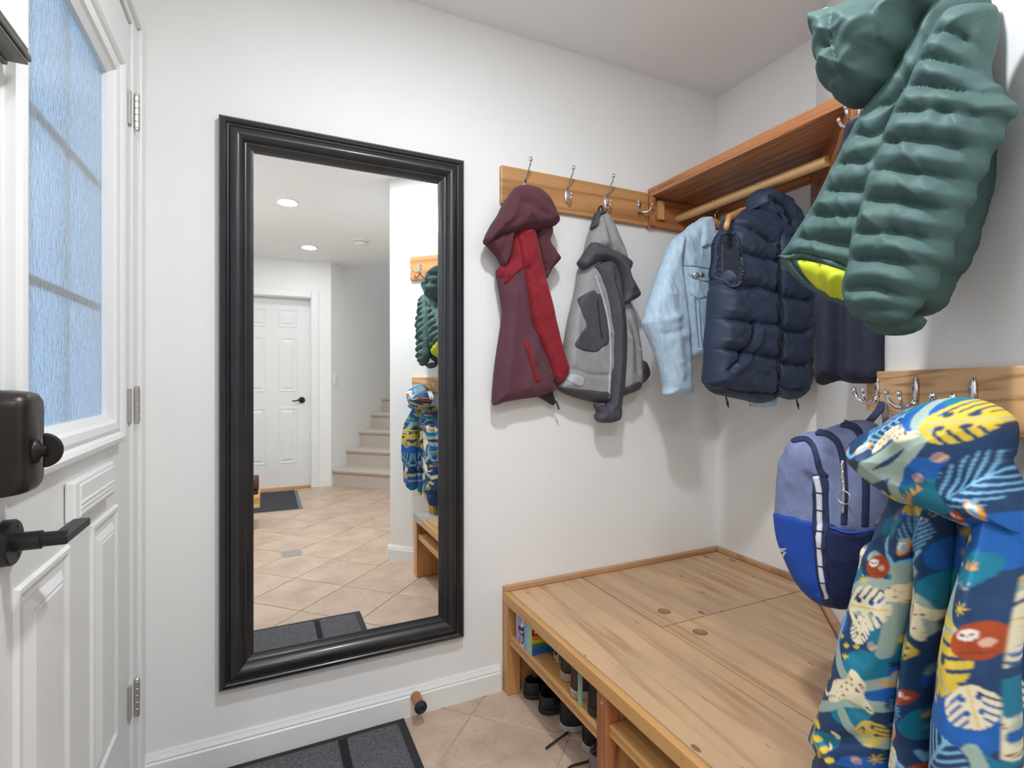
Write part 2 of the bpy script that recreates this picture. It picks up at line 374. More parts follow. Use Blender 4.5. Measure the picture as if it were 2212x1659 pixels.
def ray(px, py):
    a = (px - 1106.0) / F; b = (HY - py) / F
    return np.array([SN + a * CS, CS - a * SN, b])
CAM = np.array([CX, CY, CAMH])
def on_x(px, py, x): r = ray(px, py); return CAM + r * ((x - CX) / r[0])
def on_y(px, py, y): r = ray(px, py); return CAM + r * ((y - CY) / r[1])
def on_z(px, py, z): r = ray(px, py); return CAM + r * ((z - CAMH) / r[2])

# ------------------------------------------------------------------ the setting
YC = -0.479; CE = np.array([-1.149, -1.628]); H_ = 2.44; XD = -2.194
R2 = math.sqrt(0.5)
def wallseg(name, poly, z0=0.0, z1=H_, parent=None):
    c = np.mean(np.array(poly), 0)
    o = MB().prism(poly, z0, z1).make(name, M['wall'], parent, origin=(c[0], c[1], z0))
    if parent is None: o['kind'] = 'structure'
    return o
SC0 = np.array([-1.226, -4.235]); DS = np.array([R2, -R2]); DR = np.array([R2, R2]); SWD = 1.05
SR0 = SC0 + DR * SWD
wallseg('wall_back', [(XD - .12, 0), (0.0, 0), (0.12, 0.12), (XD - .12, .12)])
wallseg('wall_right', [(0, 0), (0, YC), (.12, YC + .05), (.12, .12)])
wallseg('wall_diagonal', [(0, YC), tuple(CE), (CE[0] + .09, CE[1] - .06), (.12, YC + .05)])
wallseg('wall_hall_right', [tuple(CE), tuple(SR0), (SR0[0] + .12, SR0[1] + .02), (CE[0] + .12, CE[1] + .02)])
wallseg('wall_hall_left', [(-2.75, -1.25), (-2.87, -1.25), (-2.87, -4.4), (-2.75, -4.4)])
wallseg('wall_hall_return', [(-2.75, -1.25), (XD, -1.25), (XD, -1.13), (-2.87, -1.13), (-2.87, -1.25)])
# entry door wall (opening y -0.955..-0.11)
wl = thing('wall_left', (XD, -.6, 0), kind='structure')
for a in (((XD, -1.25), (XD, -.97), (XD - .12, -.97), (XD - .12, -1.13)),): wallseg('wall_panel', a, parent=wl)
wallseg('wall_panel', ((XD, -.97), (XD, 0), (XD - .12, 0), (XD - .12, -.97)), 2.09, H_, wl)
# hall end wall with door opening x -2.19..-1.42
we = thing('wall_hall_end', (-1.8, -4.25, 0), kind='structure')
wallseg('wall_panel', ((-2.75, -4.25), (-2.75, -4.4), (-2.19, -4.4), (-2.19, -4.25)), parent=we)
wallseg('wall_panel', ((-2.19, -4.25), (-2.19, -4.4), (-1.42, -4.4), (-1.42, -4.25)), 2.045, H_, we)
wallseg('wall_panel', ((-1.42, -4.25), (-1.42, -4.4), (-1.20, -4.4), tuple(SC0)), parent=we)
# stair walls
SL = 3.6
def sp(s, r): q = SC0 + DS * s + DR * r; return (q[0], q[1])
wallseg('wall_stair_left', [sp(0, 0), sp(SL, 0), sp(SL, -.12), sp(0.1, -.12)], 0, 4.9)
wallseg('wall_stair_right', [sp(0, SWD), sp(0, SWD + .1), sp(SL, SWD + .1), sp(SL, SWD)], 0, 4.9)
wallseg('wall_stair_end', [sp(SL, -.1), sp(SL, SWD + .1), sp(SL + .1, SWD + .1), sp(SL + .1, -.1)], 0, 4.9)
OP = 0.36
wallseg('wall_stair_header', [sp(OP, -.1), sp(OP, SWD + .1), sp(OP - .12, SWD + .1), sp(OP - .12, -.1)], H_ + .001, 4.9)
cl = MB().prism([(-2.9, -4.42), (-1.3, -4.42), sp(OP - .005, -.2), sp(OP - .005, SWD + .1), (.15, -3.2), (.15, .14), (-2.9, .14)], H_, H_ + .08).make('ceiling', M['ceil'], origin=(-1.4, -2, H_)); cl['kind'] = 'structure'
cs = MB().prism([sp(0, -.15), sp(SL + .1, -.15), sp(SL + .1, SWD + .15), sp(0, SWD + .15)], 4.9, 4.98).make('ceiling_stair', M['ceil'], origin=(*sp(1.8, .5), 4.9)); cs['kind'] = 'structure'

# floor: grout bed with one object per tile
fl = MB().prism([(-2.9, -4.42), (-1.2, -4.42), sp(.2, SWD + .1), (.14, -3.0), (.14, .14), (-2.9, .14)], -.06, -.0035).make('floor', M['grout'], origin=(-1.4, -2, -.0035)); fl['kind'] = 'structure'
HD = 0.2402; TA = (-1.236, -0.094)
def inside(p, poly):
    c = False; n = len(poly)
    for i in range(n):
        a, b = poly[i], poly[(i + 1) % n]
        if (a[1] > p[1]) != (b[1] > p[1]) and p[0] < (b[0] - a[0]) * (p[1] - a[1]) / (b[1] - a[1]) + a[0]: c = not c
    return c
FP = [(-2.95, .25), (.0, .25), (.15, -.4), (-.85, -1.6), (-.2, -3.3), (-.85, -4.3), (-1.2, -4.45), (-2.95, -4.45)]
accent = (TA[0] - 2 * HD, TA[1] - 8 * HD)
tile_me = {}
def tile_mesh(cut):
    """cut: index of the corner that is clipped by the accent tile"""
    if cut in tile_me: return tile_me[cut]
    g = 0.0028 * 1.414; h = HD - g; b = .0022
    cor = [(0, h), (-h, 0), (0, -h), (h, 0)]
    P = []
    for i, c in enumerate(cor):
        if i == cut:
            q = nrm(c); k = .062; t = np.array([-q[1], q[0]])
            e = np.array(c) - q * k; P.append(tuple(e - t * k)); P.append(tuple(e + t * k))
        else: P.append(c)
    n = len(P); ins = [(p[0] * (1 - b / h * 1.4), p[1] * (1 - b / h * 1.4)) for p in P]
    V = [(p[0], p[1], -.008) for p in P] + [(p[0], p[1], -.0016) for p in P] + [(p[0], p[1], 0) for p in ins]
    Fc = [list(range(2 * n, 3 * n))] + [[r * n + i, r * n + (i + 1) % n, (r + 1) * n + (i + 1) % n, (r + 1) * n + i] for r in (0, 1) for i in range(n)]
    me = bpy.data.meshes.new('tile'); me.from_pydata(V, [], Fc); me.materials.append(M['tile']); tile_me[cut] = me
    return me
for i in range(-12, 12):
    for j in range(-24, 6):
        if (i + j) % 2 == 0: continue
        c = (TA[0] + i * HD, TA[1] + j * HD)
        if not inside(c, FP): continue
        cut = None
        d = (accent[0] - c[0], accent[1] - c[1])
        for k, v in enumerate(((0, HD), (-HD, 0), (0, -HD), (HD, 0))):
            if abs(d[0] - v[0]) < .02 and abs(d[1] - v[1]) < .02: cut = k
        o = bpy.data.objects.new('tile', tile_mesh(cut)); COL.objects.link(o); o.parent = fl
        o.location = (c[0] + 1.4, c[1] + 2, .0035 + rnd.uniform(-.0003, 0.0))
boxo('accent_tile', accent[0] - .058, accent[0] + .058, accent[1] - .058, accent[1] + .058, -.008, -.0002, M['accent'], fl, bevel=.002)

# baseboards and casings
def baseboard(name, p0, p1, n, h=.093, t=.014):
    p0 = np.array(p0, float); p1 = np.array(p1, float); n = nrm(n)
    prof = [(0, 0), (t, 0), (t, h * .72), (t * .75, h * .76), (t * .8, h * .82), (t * .45, h * .93), (t * .3, h), (0, h)]
    V = [(*(p + n * d), z) for p in (p0, p1) for d, z in prof]; k = len(prof)
    o = mesh_obj(name, V, [list(range(k)), list(range(k, 2 * k))] + [[i, (i + 1) % k, k + (i + 1) % k, k + i] for i in range(k)], M['white'], origin=(*((p0 + p1) / 2), 0))
    o['kind'] = 'structure'; return o
baseboard('baseboard_back', (XD + .002, -.0005), (-1.092, -.0005), (0, -1))
nc = np.array([-R2, R2])
BE = np.array([-.80, -1.279])   # where the bench meets the diagonal wall
baseboard('baseboard_diagonal', CE + nc * .0005 - np.array([R2, R2]) * .013, np.array([-.86, -.86 + YC]) + nc * .0005, nc)
baseboard('baseboard_hall_right', CE, SR0, nrm([-1.83, -.669]))
baseboard('baseboard_hall_end', (-1.352, -4.25), (SC0[0] + .005, -4.2495), (0, 1))
baseboard('baseboard_hall_left', (-2.75, -1.26), (-2.75, -4.24), (1, 0))

# ------------------------------------------------------------------ entry door
FD = Fr((XD, 0), (1, 0, 0))
d1 = thing('door_1', (XD, -.53, 0), 'white half-glazed entry door with blue textured glass, letter slot and black lever', 'door', kind='structure')
g0, g1, gz0, gz1 = -.757, -.298, 1.043, 1.871       # glass
du0, du1, dz1 = -.95, -.112, 2.07
sl = MB()
for (a, b, c, e) in ((du0, g0 - .02, .008, dz1), (g1 + .02, du1, .008, dz1), (g0 - .02, g1 + .02, .008, gz0 - .02), (g0 - .02, g1 + .02, gz1 + .02, dz1)):
    sl.box(XD - .046, XD - .002, a, b, c, e)
slab = sl.make('slab', M['doorw'], d1)
LP = [(0, -.002), (0, .010), (.006, .016), (.016, .018), (.024, .014), (.03, .009), (.04, .011), (.05, .008), (.056, .002), (.07, -.006), (.07, -.02), (.03, -.02)]
FD.ring('glazing_bead', g0 - .07, g1 + .07, gz0 - .045, gz1 + .045, [(i * (.9 if i < .05 else 1), d) for i, d in LP], M['doorw'], d1)
gl = FD.box('glass', g0 - .015, g1 + .015, gz0 - .035, gz1 + .035, -.022, -.016, M['glass'], d1)
gr = M['gunmetal']
gb = plain('grille_bar', (214, 208, 198), 0.6)
for zz in (1.31, 1.588): FD.box('grille_bar', g0 - .015, g1 + .015, zz - .008, zz + .008, -.036, -.029, gb, d1)
for uu in (-.66, -.485): FD.box('grille_bar', uu - .005, uu + .005, gz0 - .03, gz1 + .03, -.0445, -.0375, M['white'], d1)
PP = [(0, -.002), (.004, .004), (.011, .004), (.018, -.0015), (.034, -.0015), (.048, .0055), (.052, .0045), (.056, .0065)]
for (a, b) in ((-.80, -.575), (-.445, -.24)):
    p = FD.ring('panel_moulding', a, b, .30, .852, PP, M['doorw'], d1, close=False)
    FD.box('panel_field', a + .055, b - .055, .355, .797, -.001, .0064, M['doorw'], d1)
ms = FD.box('letter_slot', -.598, -.338, .893, .966, -.001, .016, M['doorw'], d1, bevel=.004)
fp = FD.box('flap', -.578, -.352, .899, .957, .014, .0185, M['doorw'], ms, bevel=.0015)
for k in range(3): FD.box('rib', -.576, -.354, .904 + k * .009, .908 + k * .009, .018, .0205, M['doorw'], ms)
# hinges
for zt, zb in ((1.902, 1.803), (1.129, 1.030), (.358, .257)):
    hg = MB()
    hx, hy = XD + .013, -.094
    zz = zb + .006; seg = (zt - zb - .012) / 5
    kn = MB()
    for k in range(5): kn.lathe([(.0062, k * seg + .0008), (.0068, k * seg + .0016), (.0068, (k + 1) * seg - .0016), (.0062, (k + 1) * seg - .0008)], (hx, hy, zz), Z, 14)
    kn.lathe([(.0045, -.006), (.0062, -.004), (.0062, 0)], (hx, hy, zz), Z, 12); kn.lathe([(.0062, 0), (.006, .004), (.003, .007)], (hx, hy, zz + 5 * seg), Z, 12)
    kn.lathe([(.0055, 0), (.0055, 5 * seg)], (hx, hy, zz), Z, 10)
    hgo = kn.make('hinge', M['nickel'], d1)
    boxo('hinge_leaf', XD - .001, XD + .0045, -.124, hy, zb + .006, zt - .006, M['nickel'], hgo)
# smart deadbolt
LU, LZ = -.874, 1.066
db = thing('deadbolt', (0, 0, 0)); db.parent = d1
def rrect(cu, cv, w, h, r, n=6):
    P = []
    for (sx, sy, a0) in ((1, 1, 0), (-1, 1, 90), (-1, -1, 180), (1, -1, 270)):
        for k in range(n + 1):
            a = math.radians(a0 + 90 * k / n); P.append((cu + sx * (w / 2 - r) + r * math.cos(a), cv + sy * (h / 2 - r) + r * math.sin(a)))
    return P
V = []; Fc = []
lay = [(1, .0), (1, .012), (.985, .02), (.93, .034), (.86, .042), (.70, .046)]
for sc, d in lay:
    for (u, v) in rrect(LU, LZ, .078 * sc, .136 * (sc * .5 + .5), .022 * sc): V.append(FD.w(u, v, d))
n = len(V) // len(lay)
for r in range(len(lay) - 1): Fc += [[r * n + i, r * n + (i + 1) % n, (r + 1) * n + (i + 1) % n, (r + 1) * n + i] for i in range(n)]
Fc += [list(range(n)), list(range((len(lay) - 1) * n, len(lay) * n))]
mesh_obj('housing', V, Fc, M['bronze'], db, smooth=True)
tb = MB(); tb.lathe([(.017, .04), (.016, .05), (.008, .052), (.008, .058)], FD.w(LU, LZ - .012, 0), FD.n, 20); tb.make('turn_collar', M['bronze'], db, smooth=True)
hp = [(LU + .030 * math.cos(math.radians(a)) - .004, LZ - .012 + .024 * math.sin(math.radians(a))) for a in range(-90, 91, 12)]
tl = MB(); P1 = [FD.w(LU - .002, LZ - .012 + .023 * math.sin(a) , .053 + .021 * math.cos(a)) for a in np.linspace(-math.pi / 2, math.pi / 2, 15)]
P2 = [p + FD.u * .007 for p in P1]; k = len(P1)
mesh_obj('thumb_turn', P1 + P2, [list(range(k)), list(range(k, 2 * k))] + [[i, (i + 1) % k, k + (i + 1) % k, k + i] for i in range(k)], M['bronze'], db, bevel=.002)
sw = MB()
for dz in (.05, -.05): sw.lathe([(.004, .038), (.004, .0435), (.002, .0438)], FD.w(LU + .018, LZ + dz, 0), FD.n, 12)
sw.make('screw', M['blackmetal'], db)
# lever
HU, HZ = -.834, .927
lv = thing('door_handle', (0, 0, 0)); lv.parent = d1
ro = MB().lathe([(.031, 0), (.031, .010), (.029, .012), (.0, .0122)], FD.w(HU, HZ, 0), FD.n, 32).make('rosette', M['blackmetal'], lv, smooth=False)
ro.data.polygons.foreach_set('use_smooth', [False] * len(ro.data.polygons))
MB().lathe([(.0125, .010), (.0125, .040), (.010, .041), (.010, .066), (.0, .066)], FD.w(HU, HZ, 0), FD.n, 24).make('spindle', M['blackmetal'], lv)
FD.box('lever', HU - .010, HU + .098, HZ - .008, HZ + .004, .048, .070, M['blackmetal'], lv, bevel=.002)
for dz in (.02, -.02): MB().lathe([(.0035, .011), (.0035, .0128), (.0018, .0129)], FD.w(HU + .012, HZ + dz, 0), FD.n, 10).make('screw', M['gunmetal'], lv)
# night latch guard
gd = thing('door_guard', (0, 0, 0)); gd.parent = d1
FD.box('guard_plate', -.955, -.838, 1.570, 1.602, -.001, .006, M['gunmetal'], gd, bevel=.002)
FD.box('guard_channel', -.955, -.842, 1.592, 1.597, .004, .028, M['gunmetal'], gd, bevel=.001)
FD.box('guard_channel', -.955, -.842, 1.574, 1.579, .004, .028, M['gunmetal'], gd, bevel=.001)
FD.box('guard_bar', -.955, -.836, 1.581, 1.590, .010, .030, M['gunmetal'], gd, bevel=.002)
for uu in (-.85,): MB().lathe([(.004, .005), (.004, .0075), (.002, .0078)], FD.w(uu, 1.5865, 0), FD.n, 10).make('screw', M['nickel'], gd)
# door frame (jambs, head, stop)
tr = thing('trim_1', (XD, -.5, 0), kind='structure')
boxo('jamb', XD - .12, XD + .006, -.108, -.052, 0, 2.14, M['white'], tr, bevel=.002)
boxo('jamb_reveal', XD - .12, XD + .016, -.052, -.0005, 0, 2.14, M['white'], tr, bevel=.003)
boxo('jamb', XD - .12, XD + .006, -1.01, -.954, 0, 2.14, M['white'], tr, bevel=.002)
boxo('casing', XD - .0, XD + .016, -1.08, -1.01, 0, 2.155, M['white'], tr, bevel=.004)
boxo('head', XD - .12, XD + .006, -.954, -.108, 2.076, 2.10, M['white'], tr, bevel=.002)
boxo('casing', XD - .0, XD + .018, -1.08, -.052, 2.095, 2.155, M['white'], tr, bevel=.004)
boxo('stop', XD - .075, XD - .05, -.954, -.100, 2.05, 2.076, M['white'], tr); boxo('stop', XD - .075, XD - .05, -.112, -.098, 0, 2.06, M['white'], tr); boxo('stop', XD - .075, XD - .05, -.96, -.946, 0, 2.06, M['white'], tr)
boxo('threshold', XD - .13, XD + .01, -.95, -.112, -.0, .008, M['gunmetal'], tr, bevel=.002)

# ------------------------------------------------------------------ hall door
FH = Fr((0, -4.36), (0, 1, 0))      # u = -x
d2 = thing('door_2', (-1.805, -4.36, 0), 'white six-panel hall door with dark lever seen in the mirror', 'door', kind='structure')
boxo('slab', -2.18, -1.43, -4.398, -4.362, .012, 2.033, M['doorw'], d2)
HPz = [(1.725, 1.917), (1.033, 1.615), (.262, .859)]; HPx = [(1.565, 1.746), (1.869, 2.05)]
for (a, b) in HPx:
    for (c, e) in HPz:
        FH.ring('panel_moulding', a, b, c, e, [(0, -.002), (.004, .004), (.012, .003), (.02, -.001), (.03, -.001), (.05, .006)], M['doorw'], d2, close=False)
        FH.box('panel_field', a + .049, b - .049, c + .049, e - .049, -.003, .0061, M['doorw'], d2)
lv2 = thing('door_handle', (0, 0, 0)); lv2.parent = d2
MB().lathe([(.033, 0), (.033, .01), (.018, .02), (.012, .05), (0, .05)], FH.w(1.515, .94, -.002), FH.n, 20).make('rosette', M['bronze'], lv2, smooth=True)
MB().tube([FH.w(1.515, .94, .045), FH.w(1.545, .943, .05), FH.w(1.585, .932, .05), FH.w(1.615, .934, .05)], [.009, .008, .007, .005], 10).make('lever', M['bronze'], lv2, smooth=True)
t2 = thing('trim_2', (-1.8, -4.25, 0), kind='structure')
for nm, a in (('jamb', (-1.43, -1.412, -4.4, -4.25, 0, 2.05)), ('jamb', (-2.20, -2.18, -4.4, -4.25, 0, 2.05)), ('head', (-2.18, -1.43, -4.4, -4.25, 2.036, 2.052))): boxo(nm, *a, M['white'], t2)
for nm, a in (('casing', (-1.425, -1.352, -4.252, -4.232, 0, 2.115)), ('casing', (-2.26, -2.185, -4.252, -4.232, 0, 2.115)), ('casing', (-2.185, -1.425, -4.252, -4.232, 2.042, 2.115))): boxo(nm, *a, M['white'], t2, bevel=.006)
boxo('threshold', -2.18, -1.43, -4.37, -4.245, -.001, .012, M['threshold'], t2, bevel=.003)

# ------------------------------------------------------------------ lamps on the ceilings
def downlight(x, y, z, w, label):
    t = thing('recessed_light', (x, y, z), label, 'ceiling light', 'recessed ceiling lights')
    MB().lathe([(.074, 0), (.074, -.003), (.066, -.006), (.058, -.004), (.058, 0)], (x, y, z), Z, 32).make('trim_ring', M['plastic'], t, smooth=True)
    MB().lathe([(.057, -.0005), (.057, -.0035), (.0, -.0036)], (x, y, z), Z, 32).make('diffuser', M['lamp'], t)
    ld = bpy.data.lights.new('downlight_lamp', 'AREA'); ld.shape = 'DISK'; ld.size = .13; ld.energy = w; ld.color = LAMP_COL
    lo = bpy.data.objects.new('downlight_lamp', ld); COL.objects.link(lo); lo.parent = t; lo.location = (0, 0, -.012)
    return t
downlight(*ENTRY_LIGHT, H_, ENTRY_W, 'white recessed ceiling light over the entry, nearest the hanging coats')
downlight(*HALL_LIGHTS[0], H_, LAMP_W, 'nearer recessed ceiling light of the two seen in the mirror')
downlight(*HALL_LIGHTS[1], H_, FAR_W, 'farther recessed ceiling light in the mirror, above the hall door')
downlight(-2.42, -2.345, H_, LAMP_W, 'added unseen ceiling light on the hall side left of the mirror view')  # extra lamp added out of view to brighten the room
downlight(*sp(1.6, .5), 4.9, STAIR_W, 'white recessed ceiling light high above the carpeted stairs')
sm = thing('smoke_detector', (-1.074, -3.2, H_), 'round white smoke detector on the hall ceiling seen in mirror', 'smoke detector')
MB().lathe([(.062, 0), (.062, -.012), (.05, -.013), (.05, -.016)], (-1.074, -3.2, H_), Z, 32).make('base', M['plastic'], sm, smooth=False)
MB().lathe([(.058, -.017), (.06, -.022), (.055, -.036), (.03, -.042), (0, -.043)], (-1.074, -3.2, H_), Z, 32).make('cover', M['plastic'], sm, smooth=True)

# stairs
stt = thing('staircase', (*sp(.05, .5), 0), 'beige carpeted staircase rising behind the hall corner, seen in mirror', 'staircase')
RI, RU = .19, .236
for k in range(12):
    s0 = .04 + RU * k; z0 = RI * k; z1 = RI * (k + 1)
    prof = [(s0, z0), (s0, z1 - .055), (s0 - .014, z1 - .05), (s0 - .026, z1 - .036), (s0 - .03, z1 - .02), (s0 - .024, z1 - .006), (s0 - .012, z1), (s0 + RU + .02, z1), (s0 + RU + .02, z0)]
    V = [(*sp(s, r), z) for r in (.002, SWD - .002) for s, z in prof]; kk = len(prof)
    mesh_obj('step', V, [list(range(kk)), list(range(kk, 2 * kk))] + [[i, (i + 1) % kk, kk + (i + 1) % kk, kk + i] for i in range(kk)], M['carpet'], stt)
# light switch on the stair wall
FS = Fr(SC0, DR.tolist() + [0])
def us(s): return float((np.array([*sp(s, 0), 0]) - FS.o) @ FS.u)
swt = thing('light_switch', FS.w(us(.075), 1.165, 0), 'white rocker light switch on the stair wall seen in mirror', 'light switch')
FS.box('plate', us(.075) - .036, us(.075) + .036, 1.107, 1.223, -.0005, .006, M['plastic'], swt, bevel=.003)
FS.box('rocker', us(.075) - .017, us(.075) + .017, 1.132, 1.198, .005, .009, M['plastic'], swt, bevel=.002)

# ------------------------------------------------------------------ mirror
FA = Fr((0, 0), (0, -1, 0))
mi = thing('wall_mirror', (-1.62, 0, .23), 'tall wall mirror in a stepped black moulded frame', 'mirror')
mu0, mu1, mv0, mv1 = -1.998, -1.239, .234, 1.921
prof = [(0, .0), (0, .022), (.003, .027), (.010, .032), (.018, .033), (.022, .030), (.0235, .026), (.027, .0255), (.031, .030), (.040, .0365), (.050, .0385), (.058, .036), (.066, .029), (.071, .024), (.0725, .021), (.076, .0205), (.079, .018), (.097, .014), (.097, .006), (.09, .002), (.02, .0)]
prof = [(i * .94, d) for i, d in prof]
names = {}
for side in range(4):
    V = []
    for i, d in prof:
        L4 = [FA.w(mu0 + i, mv0 + i, d), FA.w(mu1 - i, mv0 + i, d), FA.w(mu1 - i, mv1 - i, d), FA.w(mu0 + i, mv1 - i, d)]
        V += [L4[side], L4[(side + 1) % 4]]
    k = len(prof)
    o = mesh_obj('frame_rail', V, [[2 * a, 2 * a + 1, 2 * ((a + 1) % k) + 1, 2 * ((a + 1) % k)] for a in range(k)], M['black_frame'], mi, smooth=True)
    es = o.modifiers.new('split', 'EDGE_SPLIT'); es.split_angle = math.radians(38)
eps = math.radians(.15)
zc = 1.08; y_at = lambda z: -.0105 + math.tan(eps) * (z - zc) * 1.0
za, zb = mv0 + .086, mv1 - .086
V = [(mu0 + .086, y_at(za), za), (mu1 - .086, y_at(za), za), (mu1 - .086, y_at(zb), zb), (mu0 + .086, y_at(zb), zb)]
V += [(v[0], v[1] + .004, v[2]) for v in V]
mesh_obj('mirror_glass', V, [(0, 1, 2, 3), (7, 6, 5, 4), (0, 4, 5, 1), (1, 5, 6, 2), (2, 6, 7, 3), (3, 7, 4, 0)], M['mirror'], mi)

# ------------------------------------------------------------------ hooks and rails
def hook_tall(fr, u, v, d, parent):
    h = thing('hook', (0, 0, 0)); h.parent = parent
    m = MB(); W = lambda a, b, c: fr.w(u + a, v + b, d + c)
    m.ell(W(0, 0, .003), (fr.u * .011, fr.n * .0045, Z * .029))
    m.make('plate', M['chrome'], h, smooth=True)
    a = MB()
    a.tube([W(0, .020, .005), W(0, .034, .012), W(0, .050, .026), W(0, .064, .040), W(0, .078, .048), W(0, .088, .050)], [.0055, .0035, .003, .0032, .0042, .0052], 10)
    a.ell(W(0, .090, .0505), (fr.u * .0075, fr.n * .0075, Z * .010))
    a.make('upper_prong', M['chrome'], h, smooth=True)
    a = MB()
    a.tube([W(0, -.018, .005), W(0, -.027, .012), W(0, -.029, .022), W(0, -.022, .031), W(0, -.010, .034)], [.005, .004, .0035, .0035, .004], 10)
    a.ell(W(0, -.005, .0345), (fr.u * .0055, fr.n * .0055, Z * .0065))
    a.make('lower_prong', M['chrome'], h, smooth=True)
    s = MB()
    for b in (.012, -.008): s.lathe([(.0035, .0065), (.0035, .0082), (.001, .0084)], W(0, b, 0), fr.n, 10)
    s.make('screw', M['nickel'], h)
    return h
def hook_double(fr, u, v, d, parent):
    h = thing('hook', (0, 0, 0)); h.parent = parent
    W = lambda a, b, c: fr.w(u + a, v + b, d + c)
    m = MB(); m.ell(W(0, .010, .003), (fr.u * .0095, fr.n * .005, Z * .024)); m.ell(W(0, -.018, .006), (fr.u * .008, fr.n * .007, Z * .010))
    m.make('plate', M['chrome'], h, smooth=True)
    for sgn in (-1, 1):
        a = MB()
        a.tube([W(0, -.018, .008), W(sgn * .010, -.026, .016), W(sgn * .022, -.026, .027), W(sgn * .031, -.016, .036), W(sgn * .035, -.002, .041)], [.005, .0042, .004, .004, .0045], 10)
        a.ell(W(sgn * .036, .003, .0415), (fr.u * .0055, fr.n * .0055, Z * .007))
        a.make('prong', M['chrome'], h, smooth=True)
    s = MB(); s.lathe([(.0032, .0065), (.0032, .0088), (.001, .009)], W(0, .018, 0), fr.n, 10); s.make('screw', M['nickel'], h)
    return h
ra = thing('coat_rail', (-.75, 0, 1.8), 'honey oak hook rail beside the black mirror with four chrome hooks', 'coat rack', 'wooden hook rails')
FA.box('board', -1.093, -.411, 1.793, 1.934, .0005, .019, M['railA'], ra, bevel=.004)
for u in (-.998, -.815, -.630): hook_tall(FA, u, 1.862, .019, ra)
hook_double(FA, -.462, 1.868, .019, ra)
FC = Fr((0, YC), (-R2, R2, 0))       # u runs from the corner towards... see uc()
def uc(s): return float((np.array([-s, YC - s, 0]) - FC.o) @ FC.u)
rcu = thing('coat_rail', (-.7, YC - .7, 1.78), 'upper oak hook rail on the diagonal wall behind the green puffer jacket', 'coat rack', 'wooden hook rails')
FC.box('board', *sorted((uc(.425), uc(1.037))), 1.776, 1.926, .0005, .019, M['railCU'], rcu, bevel=.004)
for s in (.455, .63, .81, .987): hook_double(FC, uc(s), 1.846, .019, rcu)
rcl = thing('coat_rail', (-.76, YC - .76, 1.07), 'lower fir hook rail on the diagonal wall above the backpack', 'coat rack', 'wooden hook rails')
FC.box('board', *sorted((uc(.492), uc(1.028))), 1.070, 1.166, .0005, .019, M['railC'], rcl, bevel=.002)
for s in (.560, .722, .880): hook_double(FC, uc(s), 1.118, .019, rcl)

# ------------------------------------------------------------------ shelf with clothes rod
sh = thing('wall_shelf', (-.2, -.3, 1.79), 'reddish fir coat shelf with a clothes rod across the corner', 'shelf')
SX = -.402; e = .003
MB().prism([(SX, -e), (SX, SX + YC + .003 + e), (-e - .0, YC + .003 + e), (-e, -e)][::-1], 1.917, 1.955).make('top_board', M['shelf'], sh, bevel=.003)
boxo('front_nosing', SX - .001, SX + .018, SX + YC + .012, -e, 1.9165, 1.9555, M['shelf'], sh, bevel=.003)
FA.poly('end_board', [(SX - .006, 1.784), (SX + .012, 1.792), (-.004, 1.792), (-.004, 1.9165), (SX - .006, 1.9165)], .001, .020, M['shelfx'], sh, bevel=.002)
boxo('end_post', SX - .006, SX + .018, -.032, -.020, 1.795, 1.9165, M['shelf'], sh, bevel=.002)
boxo('cleat', -.366, -.337, -.034, -.020, 1.826, 1.905, M['cleat'], sh, bevel=.001)
boxo('back_rail', -.021, -.001, YC + .01, -.021, 1.888, 1.9165, M['shelf'], sh, bevel=.001)
FC.poly('bracket', [(uc(.01), 1.79), (uc(.40), 1.84), (uc(.40), 1.9165), (uc(.01), 1.9165)], .0015, .021, M['shelfd'], sh, bevel=.001)
MB().tube([(-.25, -.021, 1.846), (-.25, -.25 + YC + .04, 1.846)], .0175, 24).make('rod', M['rod'], sh, smooth=True).modifiers.new('es', 'EDGE_SPLIT').split_angle = math.radians(50)
for yy in (-.06, -.75): MB().lathe([(.0035, 0), (.0035, .0015), (.001, .0016)], (SX - .001, yy, 1.937), (-1, 0, 0), 10).make('screw', M['nickel'], sh)

# ------------------------------------------------------------------ bench
bn = thing('storage_bench', (-.6, -.5, 0), 'built-in pine storage bench with two lids and open shoe shelves', 'bench')
BX = -1.082; ZT = .364
XL = -.742; YL = -.477; diag = lambda x: x + YC     # y of the diagonal wall
TR = .022 * 1.414
def clip_y(x): return max(diag(x) + TR + .0008, -1.30)
def strip(x0, x1, y0, y1a, y1b, z0, z1, mat, hole=None):
    m = MB()
    if hole is None:
        m.prism([(x0, y0), (x0, y1a), (x1, y1b), (x1, y0)], z0, z1)
    else:
        hx, hy, r = hole; n = 14
        up = [(hx + r * math.cos(a), hy + r * math.sin(a)) for a in np.linspace(0, math.pi, n)]
        dn = [(hx + r * math.cos(a), hy + r * math.sin(a)) for a in np.linspace(math.pi, 2 * math.pi, n)]
        m.prism([(x0, hy)] + up[::-1] + [(x1, hy), (x1, y0), (x0, y0)], z0, z1)
        m.prism([(x1, hy)] + dn[::-1] + [(x0, hy), (x0, y1a), (x1, y1b)], z0, z1)
    return m.make('plank', mat, bn, bevel=.0006 if hole is None else 0, seg=1)
g = .0003
fx = [BX + .022, -1.008, -.957, -.902, -.842, -.790, XL - .0018]
for a, b in zip(fx[:-1], fx[1:]): strip(a + g, b - g, -.021, -1.10, -1.10, ZT - .03, ZT, M['bench'])
boxo('front_edge', BX, BX + .022 - g, -1.10, -.0025, ZT - .040, ZT, M['benchedge'], bn, bevel=.003)
boxo('grey_sheen_end', BX, -.86, clip_y(-1.0) , -1.1008, ZT - .040, ZT + .001, M['greysheen'], bn, bevel=.002)  # end of the wooden top, coloured grey for its mirrored sheen
lx = np.linspace(XL + .0018, -.022, 14)
